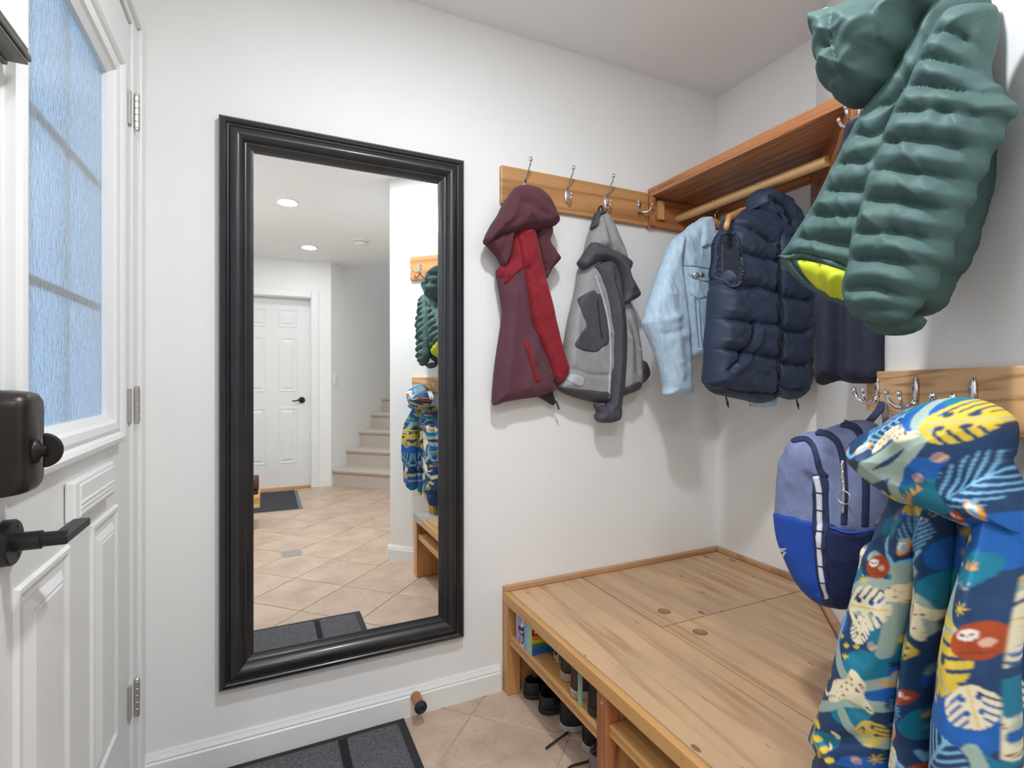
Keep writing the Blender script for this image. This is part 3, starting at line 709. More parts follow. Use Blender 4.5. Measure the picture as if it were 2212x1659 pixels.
for k, (a, b) in enumerate(zip(lx[:-1], lx[1:])):
    ha = (-.667, -.392, .0225) if a < -.667 < b else None
    if ha: ha = ((a + b) / 2, -.392, .0225)
    strip(a + g, b - g, -.021, YL + .002, YL + .002, ZT - .024, ZT, M['bench'], ha)
for k, (a, b) in enumerate(zip(lx[:-1], lx[1:])):
    ya, yb = clip_y(a), clip_y(b)
    if yb > YL - .006: continue
    hb = ((a + b) / 2, -.553, .0225) if a < -.667 < b else None
    strip(a + g, b - g, YL - .002, min(ya, YL - .004), min(yb, YL - .004), ZT - .024, ZT, M['bench'], hb)
boxo('wall_trim', BX + .001, -.0005, -.0205, -.0008, ZT - .001, ZT + .019, M['benchtrim'], bn, bevel=.003)
bt2 = boxo('wall_trim', -.0205, -.0008, YC + .012, -.021, ZT - .001, ZT + .019, M['benchtrim'], bn, bevel=.003)
FC.box('wall_trim', *sorted((uc(.02), uc(.86))), ZT - .001, ZT + .019, .001, .0215, M['benchtrim'], bn, bevel=.003)
# carcass
boxo('end_post', BX + .001, BX + .05, -.052, -.0015, .001, ZT - .0405, M['benchpost'], bn, bevel=.002)
boxo('side_panel', BX + .05, -.70, -.022, -.0015, .001, ZT - .031, M['benchpost'], bn)
boxo('centre_post', BX + .003, BX + .045, -.650, -.606, .001, ZT - .0405, M['redpost'], bn, bevel=.002)
boxo('divider', BX + .045, -.70, -.648, -.612, .001, ZT - .031, M['benchpost'], bn)
boxo('end_panel', BX + .002, -.87, clip_y(-1.0), -1.232, .001, ZT - .0405, M['benchpost'], bn, bevel=.002)
boxo('back_panel', -.72, -.70, -1.10, -.024, .001, ZT - .031, M['benchpost'], bn)
boxo('shoe_shelf', BX + .006, -.722, -.6045, -.0525, .187, .2165, M['benchedge'], bn, bevel=.002)
boxo('shoe_shelf', BX + .012, -.722, -1.10, -.651, .222, .2535, M['benchedge'], bn, bevel=.002)
boxo('shoe_shelf', BX + .012, -.80, -1.231, -1.101, .222, .2535, M['benchedge'], bn, bevel=.002)
# lid supports below the boards so that gaps look into wood
boxo('lid_rail', XL - .03, XL + .02, -1.15, -.024, ZT - .075, ZT - .0315, M['benchpost'], bn)
boxo('lid_rail', XL + .021, -.03, YL - .03, YL + .03, ZT - .075, ZT - .0255, M['benchpost'], bn)
for (yy, zz) in ((-.922, .350), (-.42, .345), (-.63, .30)):
    MB().lathe([(.0045, -.001), (.0045, .0012), (.002, .0013)], (BX - (0 if zz > .31 else -.003), yy, zz), (-1, 0, 0), 10).make('screw', M['nickel'], bn)

# ------------------------------------------------------------------ mats, door stop
def pile(name, x0, x1, y0, y1, z, mat, parent, h=.004, st=.006):
    nx = int((x1 - x0) / st); ny = int((y1 - y0) / st)
    r = np.random.RandomState(3); X, Y = np.meshgrid(np.linspace(x0, x1, nx), np.linspace(y0, y1, ny))
    ed = np.minimum(np.minimum(X - x0, x1 - X), np.minimum(Y - y0, y1 - Y)); k = np.clip(ed / .01, 0, 1)
    Zz = z + k * (h + r.uniform(-.0016, .0016, X.shape)); jx = r.uniform(-.002, .002, X.shape) * (k > 0.2); jy = r.uniform(-.002, .002, X.shape) * (k > 0.2)
    V = np.stack([X + jx, Y + jy, Zz], -1).reshape(-1, 3); idx = np.arange(nx * ny).reshape(ny, nx)
    Fc = np.stack([idx[:-1, :-1], idx[:-1, 1:], idx[1:, 1:], idx[1:, :-1]], -1).reshape(-1, 4)
    return mesh_obj(name, V, Fc, mat, parent, fix=False, smooth=False)
dm = thing('door_mat', (-1.79, -.46, 0), 'charcoal pile door mat with black stripes and rubber border by mirror', 'door mat')
boxo('rubber_border', -2.125, -1.452, -.92, -.017, .0005, .005, M['rubber'], dm, bevel=.002)
for a, b in ((-1.64, -1.478), (-1.945, -1.668), (-2.10, -1.973)): pile('pile_panel', a, b, -.90, -.036, .005, M['mat'], dm)
for a in (-1.668, -1.973): pile('stripe', a, a + .028, -.90, -.036, .004, M['matdark'], dm, h=.003)
hm = thing('hall_mat', (-1.8, -3.7, 0), 'dark ribbed hall mat with a grey edge, seen in the mirror', 'door mat')
boxo('rubber_border', -2.12, -1.570, -4.17, -3.29, .0005, .005, M['matb'], hm, bevel=.002)
m = MB()
for k in range(40):
    x0 = -2.10 + k * .0125; m.box(x0, x0 + .009, -4.165, -3.30, .005, .009)
m.box(-2.10, -1.602, -4.165, -3.30, .0045, .006)
tag(m.make('ribbed_pile', M['hallmat'], hm), kind='stuff')
ds = thing('door_stop', (-1.412, -.015, .068), 'short wooden door stop with black rubber tip on the baseboard', 'door stop')
MB().lathe([(.017, .0), (.018, .004), (.0165, .05), (.0165, .062), (0, .062)], (-1.412, -.0148, .066), (0, -1, 0), 24).make('wood_peg', M['stopper'], ds, smooth=True)
MB().lathe([(.018, .060), (.0205, .063), (.0205, .070), (.015, .071), (.0145, .078), (.008, .080), (.006, .074), (0, .074)], (-1.412, -.0148, .066), (0, -1, 0), 24).make('rubber_tip', M['rubber'], ds, smooth=True)

# ------------------------------------------------------------------ cloth engine: thick, folded sheets with real volume
def vnoise(x, y, seed=0):
    xi = np.floor(x).astype(int); yi = np.floor(y).astype(int); fx = x - xi; fy = y - yi
    fx = fx * fx * (3 - 2 * fx); fy = fy * fy * (3 - 2 * fy)
    def h(a, b):
        v = np.sin(a * 127.1 + b * 311.7 + seed * 74.7) * 43758.5453; return v - np.floor(v)
    return (h(xi, yi) * (1 - fx) + h(xi + 1, yi) * fx) * (1 - fy) + (h(xi, yi + 1) * (1 - fx) + h(xi + 1, yi + 1) * fx) * fy
def segdist(Q, P, closed=False):
    """distance of points Q to a polyline (sampled densely into a kd-tree)"""
    P = np.asarray(P, float)
    key = (P.shape[0], closed, float(P[0, 0]), float(P[0, 1]), float(P.sum()))
    kd = KDS.get(key)
    if kd is None:
        R = np.vstack([P, P[:1]]) if closed else P
        out = []
        for a, b in zip(R[:-1], R[1:]):
            k = max(int(np.hypot(*(b - a)) / .0011), 1)
            out.append(a + (b - a) * np.linspace(0, 1, k, endpoint=False)[:, None])
        out.append(R[-1:]); out = np.vstack(out)
        kd = KDTree(len(out))
        for i, q in enumerate(out.tolist()): kd.insert((q[0], q[1], 0.0), i)
        kd.balance(); KDS[key] = kd
    f = kd.find
    return np.array([f((x, y, 0.0))[2] for x, y in Q.tolist()])
KDS = {}
def pip(Q, P):
    x, y = Q[:, 0], Q[:, 1]; c = np.zeros(len(Q), bool); n = len(P)
    for i in range(n):
        a, b = P[i], P[(i + 1) % n]
        if a[1] == b[1]: continue
        k = ((a[1] > y) != (b[1] > y)) & (x < (b[0] - a[0]) * (y - a[1]) / (b[1] - a[1]) + a[0]); c ^= k
    return c
def crom(P, closed=True, n=8):
    P = np.asarray(P, float); k = len(P); out = []
    for i in range(k if closed else k - 1):
        if closed: p0, p1, p2, p3 = P[i - 1], P[i], P[(i + 1) % k], P[(i + 2) % k]
        else: p0, p1, p2, p3 = P[max(i - 1, 0)], P[i], P[i + 1], P[min(i + 2, k - 1)]
        for t in np.linspace(0, 1, n, endpoint=False):
            out.append(.5 * ((2 * p1) + (p2 - p0) * t + (2 * p0 - 5 * p1 + 4 * p2 - p3) * t * t + (3 * p1 - p0 - 3 * p2 + p3) * t ** 3))
    if not closed: out.append(P[-1])
    return np.array(out)
def resample(P, sp_, closed=True):
    Q = np.vstack([P, P[:1]]) if closed else P
    L = np.r_[0, np.cumsum(np.hypot(*np.diff(Q, axis=0).T))]; n = max(int(L[-1] / sp_), 3)
    t = np.linspace(0, L[-1], n, endpoint=not closed)
    return np.stack([np.interp(t, L, Q[:, 0]), np.interp(t, L, Q[:, 1])], 1)

class Sheet:
    """hanging plane in the room; photo measurements are put onto it (zx, zy, zs: crop the points were measured in)"""
    def __init__(s, o, n, crop=(0, 0, 1.0)): s.fr = Fr(o, n); s.c = crop
    def uv(s, pts, fn=None, d0=0.0):
        fr = s.fr; pts = np.asarray(pts, float)
        R = np.array([ray(s.c[0] + p[0] / s.c[2], s.c[1] + p[1] / s.c[2]) for p in pts]); rn = R @ fr.n
        d = np.full(len(pts), float(d0))
        for it in range(5 if fn else 1):
            t = ((fr.o - CAM) @ fr.n + d) / rn
            w = CAM + R * t[:, None] - fr.o; q = np.stack([w @ fr.u, w[:, 2]], 1)
            if fn: d = .45 * d + .55 * fn(q)
        return q
    def at(s, d): q = Sheet((0, 0), s.fr.n, s.c); q.fr.o = s.fr.o + s.fr.n * d; return q

def cloth(name, sh, outline, mat, parent, D=.03, B=None, w=None, base=0.0, folds=(), seams=(), puff=0.0, sw=.012, pinch=0.0, wr=0.0, wf=(14, 5), seed=1, res=.008, smooth=True, on=None, lift=.0015, thick=.002, paint=None, rim=.004, slope=None, sr=None):
    """one piece of cloth: outline + bulge D, folds (polyline, height, width), quilting seams; on = surface to lie on"""
    fn0 = on
    O = sh.uv(outline, fn0, base)
    O = crom(O, True, 6) if smooth else O
    O = resample(O, res)
    S = [sh.uv(q, fn0, base + D * .8) for q in seams]; S = [crom(q, False, 5) for q in S]
    Fo = [(crom(sh.uv(q, fn0, base + D * .8), False, 4), a, ww) for q, a, ww in folds]
    if pinch and S:
        c = O.mean(0); ds = np.min([segdist(O, q) for q in S], 0)
        tg = np.roll(O, -1, 0) - np.roll(O, 1, 0); nn = np.stack([-tg[:, 1], tg[:, 0]], 1); nn /= np.linalg.norm(nn, axis=1)[:, None] + 1e-9
        ar = .5 * np.sum(O[:, 0] * np.roll(O[:, 1], -1) - np.roll(O[:, 0], -1) * O[:, 1])
        if ar < 0: nn = -nn
        O = O + nn * (pinch * np.exp(-(ds / (sw * 1.0)) ** 2) - pinch * .35)[:, None]
    if w is None: w = max(D, rim)
    ww_ = w; Bk = D * .6 if B is None else B
    Oc = O
    sl_ = (lambda Q: slope(Q)) if slope is not None else (lambda Q: 0.0)
    def own(Q, infl=True):
        e = segdist(Q, Oc, True); ins = pip(Q, Oc); e = np.where(ins, e, 0)
        k = np.clip(e / ww_, 0, 1); prof = np.sqrt(np.maximum(0, 1 - (1 - k) ** 2))
        ek = np.clip(e / (ww_ * .6), 0, 1)
        h = D * prof
        for P, a, fw in Fo: h = h + a * np.exp(-(segdist(Q, P) / fw) ** 2) * ek
        if S:
            ds = np.min([segdist(Q, q) for q in S], 0)
            R_ = sr or .03
            kk = np.clip(ds / R_, 0, 1); pf = .8 * np.sqrt(np.maximum(0, 1 - (1 - kk) ** 2)) + .2 * kk
            h = h + puff * (pf - .5) * ek
            if wr:
                h = h + wr * np.exp(-ds / (sw * 1.6)) * (vnoise(Q[:, 0] * 75 + Q[:, 1] * 18, Q[:, 1] * 16, seed + 5) - .5) * ek * 1.5
        if wr:
            h = h + wr * ek * (vnoise(Q[:, 0] * wf[0] + Q[:, 1] * wf[1] * .6, Q[:, 1] * wf[1], seed) - .5) * 1.6
            h = h + wr * ek * (vnoise(Q[:, 0] * wf[0] * 2.6 - Q[:, 1] * wf[1] * 1.5, Q[:, 1] * wf[1] * 2.4, seed + 2) - .5) * .7
            n3 = vnoise(Q[:, 0] * wf[0] * 1.7 + Q[:, 1] * wf[1] * 1.1, Q[:, 1] * wf[1] * 1.2 + 9, seed + 7)
            h = h + wr * ek * ((1 - np.abs(2 * n3 - 1)) ** 4 - .2) * .8
            n4 = vnoise(Q[:, 0] * 45 + Q[:, 1] * 30, Q[:, 1] * 38 - Q[:, 0] * 12, seed + 11)
            h = h + wr * ek * (n4 - .5) * .22
        return h
    def front(Q):
        return (on(Q) + lift if on is not None else base) + sl_(Q) + own(Q)
    # triangulate
    lo, hi = O.min(0), O.max(0)
    nx = int((hi[0] - lo[0]) / res) + 2; ny = int((hi[1] - lo[1]) / (res * .866)) + 2
    X, Y = np.meshgrid(lo[0] + np.arange(nx) * res, lo[1] + np.arange(ny) * res * .866)
    X[1::2] += res * .5
    G = np.stack([X.ravel(), Y.ravel()], 1); G = G[pip(G, O)]
    if len(G): G = G[segdist(G, O, True) > res * .55]
    P = np.vstack([O, G]); nb = len(O)
    vv, ee, ff, ov, oe, of = delaunay_2d_cdt([Vector(p) for p in P], [(i, (i + 1) % nb) for i in range(nb)], [], 1, 1e-7)
    Q = np.array([(v.x, v.y) for v in vv]); T = np.array([f for f in ff if len(f) == 3], int)
    a, b, c = Q[T[:, 0]], Q[T[:, 1]], Q[T[:, 2]]
    ar = (b[:, 0] - a[:, 0]) * (c[:, 1] - a[:, 1]) - (b[:, 1] - a[:, 1]) * (c[:, 0] - a[:, 0]); T[ar < 0] = T[ar < 0][:, ::-1]
    eb = segdist(Q, Oc, True); isb = eb < 1e-6
    df = front(Q)
    k = np.clip(eb / ww_, 0, 1)
    if on is not None: db = on(Q) + lift - thick
    else: db = base + sl_(Q) - Bk * np.sqrt(np.maximum(0, 1 - (1 - k) ** 2))
    db = np.minimum(db, df - 1e-4 * (~isb))
    fr = sh.fr
    W = lambda d: fr.o + Q[:, :1] * fr.u + Q[:, 1:2] * Z + d[:, None] * fr.n
    n = len(Q)
    if on is not None:      # overlay: rim gets its own thickness
        V = np.vstack([W(df), W(db)]); Fc = np.vstack([T, T[:, ::-1] + n]).tolist()
        bi = np.where(isb)[0]
        edges = {}
        for t in T.tolist():
            for x, y in ((t[0], t[1]), (t[1], t[2]), (t[2], t[0])): edges[(x, y)] = edges.get((x, y), 0) + 1
        for (x, y) in edges:
            if (y, x) not in edges: Fc.append([y, x, x + n, y + n])
    else:
        mp = np.arange(n) + n; mp[isb] = np.where(isb)[0]
        V = np.vstack([W(df), W(db)]); Fc = np.vstack([T, mp[T[:, ::-1]]]).tolist()
    o = mesh_obj(name, V, Fc, mat, parent, smooth=True, fix=False)
    if paint is not None:
        c = paint(Q); E_ = np.vstack([T[:, [0, 1]], T[:, [1, 2]], T[:, [2, 0]]])
        for it in range(1):
            a_ = np.zeros_like(c); k_ = np.zeros(len(c)); np.add.at(a_, E_[:, 0], c[E_[:, 1]]); np.add.at(a_, E_[:, 1], c[E_[:, 0]]); np.add.at(k_, E_[:, 0], 1); np.add.at(k_, E_[:, 1], 1)
            c = .4 * c + .6 * a_ / np.maximum(k_, 1)[:, None]
        c = np.vstack([c, c]); at = o.data.color_attributes.new('print', 'FLOAT_COLOR', 'POINT')
        at.data.foreach_set('color', np.hstack([c, np.ones((len(c), 1))]).astype(np.float32).ravel())
    o['_f'] = 0; del o['_f']
    return o, front
def ribbon(pts, w0, w1=None):
    """outline of a strip along pts (crop pixels), width in crop pixels"""
    P = crom(np.array(pts, float), False, 4) if len(pts) > 2 else np.array(pts, float); w1 = w0 if w1 is None else w1
    t = np.gradient(P, axis=0); n = np.stack([-t[:, 1], t[:, 0]], 1); n /= np.linalg.norm(n, axis=1)[:, None]
    ws = np.linspace(w0, w1, len(P))[:, None] / 2
    return np.vstack([P + n * ws, (P - n * ws)[::-1]]).tolist()
def strip_on(name, sh, fn, pts, wd, mat, parent, lift=.001, D=.0015, res=.004, w1=None, thick=.003):
    return cloth(name, sh, ribbon(pts, wd, w1), mat, parent, D=D, w=.002, on=fn, lift=lift, thick=thick, res=res, smooth=False)[0]
def disc(c, r, n=12, ry=None): return [(c[0] + r * math.cos(2 * math.pi * k / n), c[1] + (ry or r) * math.sin(2 * math.pi * k / n)) for k in range(n)]

# ------------------------------------------------------------------ burgundy hooded jacket
CROP5 = (1020, 330, 2.764)
jb = thing('hooded_jacket', (-.93, -.1, 1.0), 'burgundy wool hooded jacket with red front panel hanging beside the mirror', 'jacket')
s5 = Sheet((0, -.055), (0, -1, 0), CROP5)
body, fb = cloth('body', s5, [(225, 560), (215, 640), (150, 690), (150, 740), (165, 830), (180, 930), (178, 1000), (155, 1150), (135, 1300), (122, 1490), (140, 1507), (200, 1487), (300, 1470), (390, 1457), (470, 1432), (510, 1400), (550, 1365), (570, 1310), (572, 1270), (540, 1180), (500, 1030), (470, 900), (440, 770), (410, 650), (390, 560), (370, 440), (300, 420), (240, 440)],
    M['burg'], jb, D=.035, B=.05, w=.05, wr=.006, wf=(10, 6), res=.005, folds=[([(330, 700), (345, 950), (420, 1180), (495, 1390)], -.014, .012), ([(250, 850), (215, 1100), (190, 1450)], .012, .03), ([(215, 840), (200, 1000)], -.006, .01), ([(420, 800), (480, 1050), (540, 1280)], .016, .02), ([(390, 1100), (330, 1400)], .008, .02)])
red, fr_ = cloth('red_panel', s5, [(265, 470), (360, 455), (390, 560), (410, 650), (440, 772), (470, 902), (500, 1032), (538, 1180), (568, 1270), (566, 1310), (548, 1350), (500, 1388), (488, 1340), (455, 1240), (400, 1110), (352, 1000), (340, 900), (318, 760), (298, 640), (280, 560)],
    M['red'], jb, D=.012, w=.02, on=fb, wr=.002, res=.005, folds=[([(300, 500), (340, 650), (375, 850), (440, 1050)], -.005, .008), ([(340, 480), (400, 700), (470, 950)], .005, .012)])
cloth('yoke', s5, [(232, 500), (270, 480), (300, 650), (302, 690), (275, 712), (250, 732), (200, 785), (186, 770), (190, 742), (156, 746), (152, 692), (212, 642), (228, 580)], M['red'], jb, D=.003, w=.008, on=fb, res=.006, wr=.002)
cloth('pocket_welt', s5, [(310, 1140), (335, 1130), (360, 1220), (395, 1325), (412, 1358), (378, 1368), (355, 1290)], M['red'], jb, D=.004, w=.006, on=fb, res=.005)
cloth('button', s5, disc((216, 737), 10), M['darkzip'], jb, D=.003, w=.003, on=fb, lift=.004, res=.003)
strip_on('side_tag', s5, fr_, [(492, 1345), (508, 1383)], 12, M['darkzip'], jb)
for k, (yl, yr) in enumerate(((862, 850), (968, 960), (1090, 1085), (1200, 1195), (1310, 1300), (1410, 1400))):
    xl = [205, 185, 172, 160, 145, 135][k]; xr = [325, 335, 380, 440, 470, 480][k]
    strip_on('plaid_line', s5, fb, [(xl, yl + 14), ((xl + xr) / 2, (yl + yr) / 2 - 4), (xr, yr)], 5, M['plaid'], jb, lift=-.0002, D=.0008, res=.006)
cloth('lining_hem', s5.at(-.02), [(370, 1440), (470, 1420), (488, 1455), (498, 1490), (480, 1508), (430, 1478)], M['darkzip'], jb, D=.012, w=.015, res=.006)
cloth('zip_pull', s5.at(-.005), [(498, 1480), (508, 1485), (522, 1528), (514, 1534), (502, 1505)], M['gunmetal'], jb, D=.003, w=.003, res=.004)
cloth('collar', s5.at(.0), [(375, 440), (450, 430), (472, 455), (472, 490), (458, 530), (490, 585), (520, 632), (505, 660), (470, 700), (438, 758), (425, 730), (408, 650), (385, 560), (370, 490)], M['burghood'], jb, D=.04, B=.03, w=.035, wr=.008, res=.005, folds=[([(430, 500), (440, 600), (450, 690)], -.014, .014)])
strip_on('zip_tape', s5, cloth('collar_edge', s5.at(.018), ribbon([(505, 612), (470, 665), (438, 745)], 26), M['burghood'], jb, D=.012, B=.02, w=.01, res=.006, smooth=False)[1], [(508, 620), (474, 672), (442, 742)], 9, M['solebeige'], jb)
cloth('hood_flap', s5.at(.015), [(72, 530), (100, 520), (160, 490), (240, 470), (234, 560), (217, 640), (190, 687), (170, 667), (150, 627), (110, 582)], M['burghood'], jb, D=.035, B=.03, w=.03, wr=.008, res=.005, folds=[([(215, 500), (190, 600)], -.01, .012)])
hd, fh = cloth('hood', s5.at(.02), [(300, 196), (345, 203), (395, 222), (440, 262), (465, 300), (485, 345), (505, 395), (502, 430), (450, 452), (390, 466), (330, 475), (240, 487), (150, 507), (105, 545), (80, 548), (69, 522), (80, 490), (110, 430), (150, 370), (185, 300), (215, 255), (250, 212), (272, 200)],
    M['burghood'], jb, D=.075, B=.06, w=.075, wr=.010, wf=(12, 9), res=.005, folds=[([(290, 240), (300, 310), (275, 400), (200, 440)], -.022, .016), ([(330, 300), (380, 330), (470, 380)], -.010, .014), ([(120, 470), (240, 440), (400, 425), (490, 410)], .014, .022), ([(240, 300), (190, 380)], .012, .02)])

# ------------------------------------------------------------------ grey shell jacket
jg = thing('shell_jacket', (-.62, -.1, .98), 'grey and charcoal rain shell hanging by its loop on the oak rail', 'jacket')
s5g = Sheet((0, -.06), (0, -1, 0), CROP5)
bodyg, fg = cloth('body', s5g, [(640, 690), (622, 800), (600, 900), (577, 1000), (560, 1100), (547, 1200), (538, 1300), (500, 1392), (512, 1412), (560, 1442), (650, 1472), (740, 1492), (810, 1497), (840, 1488), (900, 1452), (980, 1420), (1000, 1385), (1010, 1320), (1000, 1180), (985, 1080), (970, 980), (940, 905), (905, 800), (850, 640), (780, 560), (700, 600)],
    M['shell'], jg, D=.04, B=.05, w=.05, wr=.007, wf=(9, 6), res=.005, folds=[([(640, 720), (620, 950), (580, 1250)], .014, .022), ([(610, 900), (570, 1150), (545, 1300)], -.008, .012), ([(900, 900), (960, 1100), (985, 1300)], -.012, .014), ([(930, 1000), (940, 1200), (925, 1400)], .01, .02), ([(600, 1290), (700, 1325), (810, 1330)], -.006, .008)])
cloth('upper_body', s5g.at(.0), [(742, 362), (790, 362), (830, 420), (860, 490), (892, 560), (915, 640), (880, 660), (830, 620), (760, 600), (690, 640), (660, 660), (675, 570), (690, 500), (708, 450), (722, 400)], M['shell'], jg, D=.05, B=.04, w=.045, wr=.005, res=.005, folds=[([(765, 380), (745, 450), (700, 540)], .012, .014), ([(790, 380), (820, 470), (850, 570)], -.012, .01), ([(770, 400), (790, 500), (800, 560)], .008, .012)])
cloth('neck_binding', s5g.at(.018), [(738, 356), (788, 346), (786, 372), (750, 388), (742, 440), (706, 458), (724, 398)], M['char'], jg, D=.035, B=.03, w=.025, res=.006)
hemg, fhm = cloth('hem_band', s5g, [(500, 1388), (560, 1402), (700, 1417), (815, 1427), (900, 1402), (985, 1368), (1002, 1388), (982, 1421), (900, 1454), (836, 1490), (740, 1493), (650, 1473), (560, 1443), (512, 1413)], M['char'], jg, D=.003, w=.006, on=fg, res=.006)
strv, fsl = cloth('sleeve', s5g.at(.03), [(715, 680), (770, 645), (830, 640), (880, 740), (892, 850), (905, 950), (915, 1100), (912, 1250), (900, 1400), (886, 1500), (872, 1598), (756, 1610), (736, 1560), (748, 1552), (732, 1492), (808, 1495), (826, 1300), (830, 1200), (822, 1050), (802, 900), (772, 800), (738, 720)], M['char'], jg, D=.032, B=.035, w=.032, wr=.004, res=.005, folds=[([(820, 700), (870, 900), (880, 1200), (850, 1500)], .010, .014), ([(850, 760), (890, 900)], -.008, .008)])
strip_on('cuff_strap', s5g, fsl, [(745, 1560), (832, 1552)], 16, M['darkzip'], jg)
pk, fpk = cloth('pocket_panel', s5g, [(645, 860), (720, 822), (745, 842), (770, 850), (790, 930), (805, 1000), (812, 1130), (775, 1160), (740, 1188), (660, 1180), (612, 1150), (640, 1090), (680, 1030), (655, 960), (630, 890)], M['char'], jg, D=.002, w=.005, on=fg, res=.006)
strip_on('pocket_zip', s5g, fpk, [(745, 875), (758, 1000), (773, 1112)], 9, M['darkzip'], jg)
strip_on('front_zip', s5g, fg, [(735, 735), (782, 880), (815, 1030), (826, 1200), (820, 1350), (812, 1490)], 15, M['shellL'], jg, lift=.003)
strip_on('zip_pull', s5g, fhm, [(812, 1465), (808, 1550)], 10, M['gunmetal'], jg, lift=.012)
cloth('hem_patch', s5g, [(585, 1320), (665, 1345), (650, 1397), (568, 1360)], M['shellL'], jg, D=.0015, w=.003, on=fg, res=.006)
strip_on('sleeve_seam', s5g, fg, [(905, 1040), (950, 1110), (1000, 1180)], 8, M['shellL'], jg)
cloth('sleeve_end', s5g.at(-.01), [(975, 1320), (1020, 1240), (1048, 1285), (1052, 1330), (1030, 1365), (995, 1388), (978, 1360)], M['char'], jg, D=.025, B=.03, w=.02, res=.006)
hg_, fhg = cloth('hood', s5g.at(.035), [(715, 535), (760, 545), (830, 580), (895, 612), (945, 650), (946, 680), (932, 720), (960, 770), (993, 835), (986, 865), (940, 890), (905, 905), (886, 895), (892, 830), (882, 760), (852, 690), (800, 655), (760, 655), (720, 672), (662, 697), (630, 657), (650, 620), (690, 560)], M['char'], jg, D=.035, B=.03, w=.03, wr=.004, res=.005, folds=[([(700, 600), (800, 610), (900, 680), (950, 800)], .012, .016)])
cloth('hood_lining', s5g.at(.03), [(800, 650), (850, 685), (885, 760), (900, 830), (930, 780), (905, 700), (850, 660)], M['charN'], jg, D=.01, B=.02, w=.02, res=.005)
strip_on('hanging_loop', s5g.at(.02), lambda q: np.zeros(len(q)), [(748, 372), (758, 330), (770, 318), (778, 330), (784, 360)], 9, M['darkzip'], jg, D=.002)

# ------------------------------------------------------------------ denim jacket on a hanger
CROP6 = (1360, 180, 2.304)
def hanger(y, label, xs=(-.45, -.08), zz=1.735, dz=.1, fwd=0.0):
    h = thing('coat_hanger', (-.26, y, zz), label, 'hanger', 'wooden coat hangers on the rod')
    c = (xs[0] + xs[1]) / 2
    P = [(xs[0], y - fwd, zz - dz), (xs[0] + .05, y - fwd * .6, zz - dz * .42), (c - .07, y, zz + .014), (c, y, zz + .036), (c + .07, y, zz + .014), (xs[1] - .05, y, zz - dz * .42), (xs[1], y, zz - dz)]
    MB().tube(P, [.008, .0095, .0105, .011, .0105, .0095, .008], 12, flat=1.4).make('shoulder_bar', M['hanger'], h, smooth=True)
    K = [(c, y, zz + .05), (c, y, zz + .075)] + [(-.25 + .0235 * math.cos(a) , y, 1.846 + .0235 * math.sin(a)) for a in np.linspace(-1.1, 3.0, 14)]
    K[1] = (c + .003, y, zz + .07)
    MB().tube(K, .0021, 8).make('wire_hook', M['chrome'], h, smooth=True)
    return h
hanger(-.235, 'wooden coat hanger under the pale denim jacket', (-.435, -.085), 1.735, .105)
hanger(-.447, 'wooden coat hanger inside the navy puffer vest', (-.525, -.05), 1.722, .084, .085)
jd = thing('denim_jacket', (-.3, -.235, 1.0), 'pale blue denim jacket on a wooden hanger behind the navy vest', 'jacket')
s6d = Sheet((0, -.235), (0, -1, 0), CROP6)
bd, fd = cloth('body', s6d, [(225, 775), (275, 730), (330, 692), (440, 735), (540, 700), (610, 770), (632, 1000), (630, 1250), (625, 1366), (385, 1366), (285, 1362), (281, 1250), (265, 1100), (245, 930), (238, 850)], M['denim'], jd, D=.04, B=.04, w=.045, wr=.005, wf=(14, 9), res=.0055, folds=[([(245, 800), (255, 950), (275, 1150), (285, 1300)], -.012, .012), ([(330, 1080), (335, 1300)], -.004, .01), ([(270, 860), (300, 900)], .006, .014)])
slv, fsv = cloth('sleeve', s6d.at(.012), [(222, 772), (262, 758), (247, 870), (248, 930), (268, 1100), (282, 1250), (291, 1420), (293, 1500), (293, 1548), (180, 1555), (175, 1510), (150, 1400), (110, 1290), (70, 1200), (75, 1168), (110, 1050), (150, 930), (190, 830)], M['denim'], jd, D=.045, B=.04, w=.04, wr=.006, wf=(10, 10), res=.005, folds=[([(110, 1150), (160, 1180), (240, 1160)], .006, .014), ([(90, 1215), (160, 1250), (250, 1230)], -.006, .012), ([(180, 1000), (220, 1200), (250, 1450)], .008, .02)])
strip_on('sleeve_seam', s6d, fsv, [(140, 1010), (175, 1130), (200, 1270), (218, 1420), (228, 1490)], 9, M['denimL'], jd)
cf, fcf = cloth('cuff', s6d, [(173, 1508), (292, 1496), (294, 1550), (180, 1556)], M['denim'], jd, D=.003, w=.005, on=fsv, res=.006, smooth=False)
cloth('button', s6d, disc((243, 1522), 13), M['nickel'], jd, D=.003, w=.004, on=fcf, res=.003)
cl_, fcl = cloth('collar', s6d.at(.012), [(330, 692), (372, 664), (392, 690), (402, 740), (417, 800), (431, 838), (427, 862), (400, 838), (370, 828), (324, 828), (330, 760)], M['denim'], jd, D=.04, B=.03, w=.018, wr=.004, res=.006)
strip_on('collar_stitch', s6d, fcl, [(336, 815), (380, 815), (420, 845)], 5, M['denimL'], jd)
strip_on('yoke_seam', s6d, fd, [(246, 905), (330, 912), (415, 925)], 7, M['denimD'], jd)
pk, fpk = cloth('pocket', s6d, [(300, 975), (410, 1000), (395, 1060), (340, 1078), (298, 1050)], M['denim'], jd, D=.002, w=.004, on=fd, res=.006, smooth=False)
pf, fpf = cloth('pocket_flap', s6d, [(290, 915), (418, 938), (412, 990), (350, 988), (290, 955)], M['denim'], jd, D=.003, w=.005, on=fd, lift=.003, res=.006, smooth=False)
cloth('button', s6d, disc((327, 956), 17), M['nickel'], jd, D=.004, w=.006, on=fpf, res=.003)
cloth('button', s6d, disc((357, 953), 12), M['nickel'], jd, D=.004, w=.005, on=fpf, res=.003)
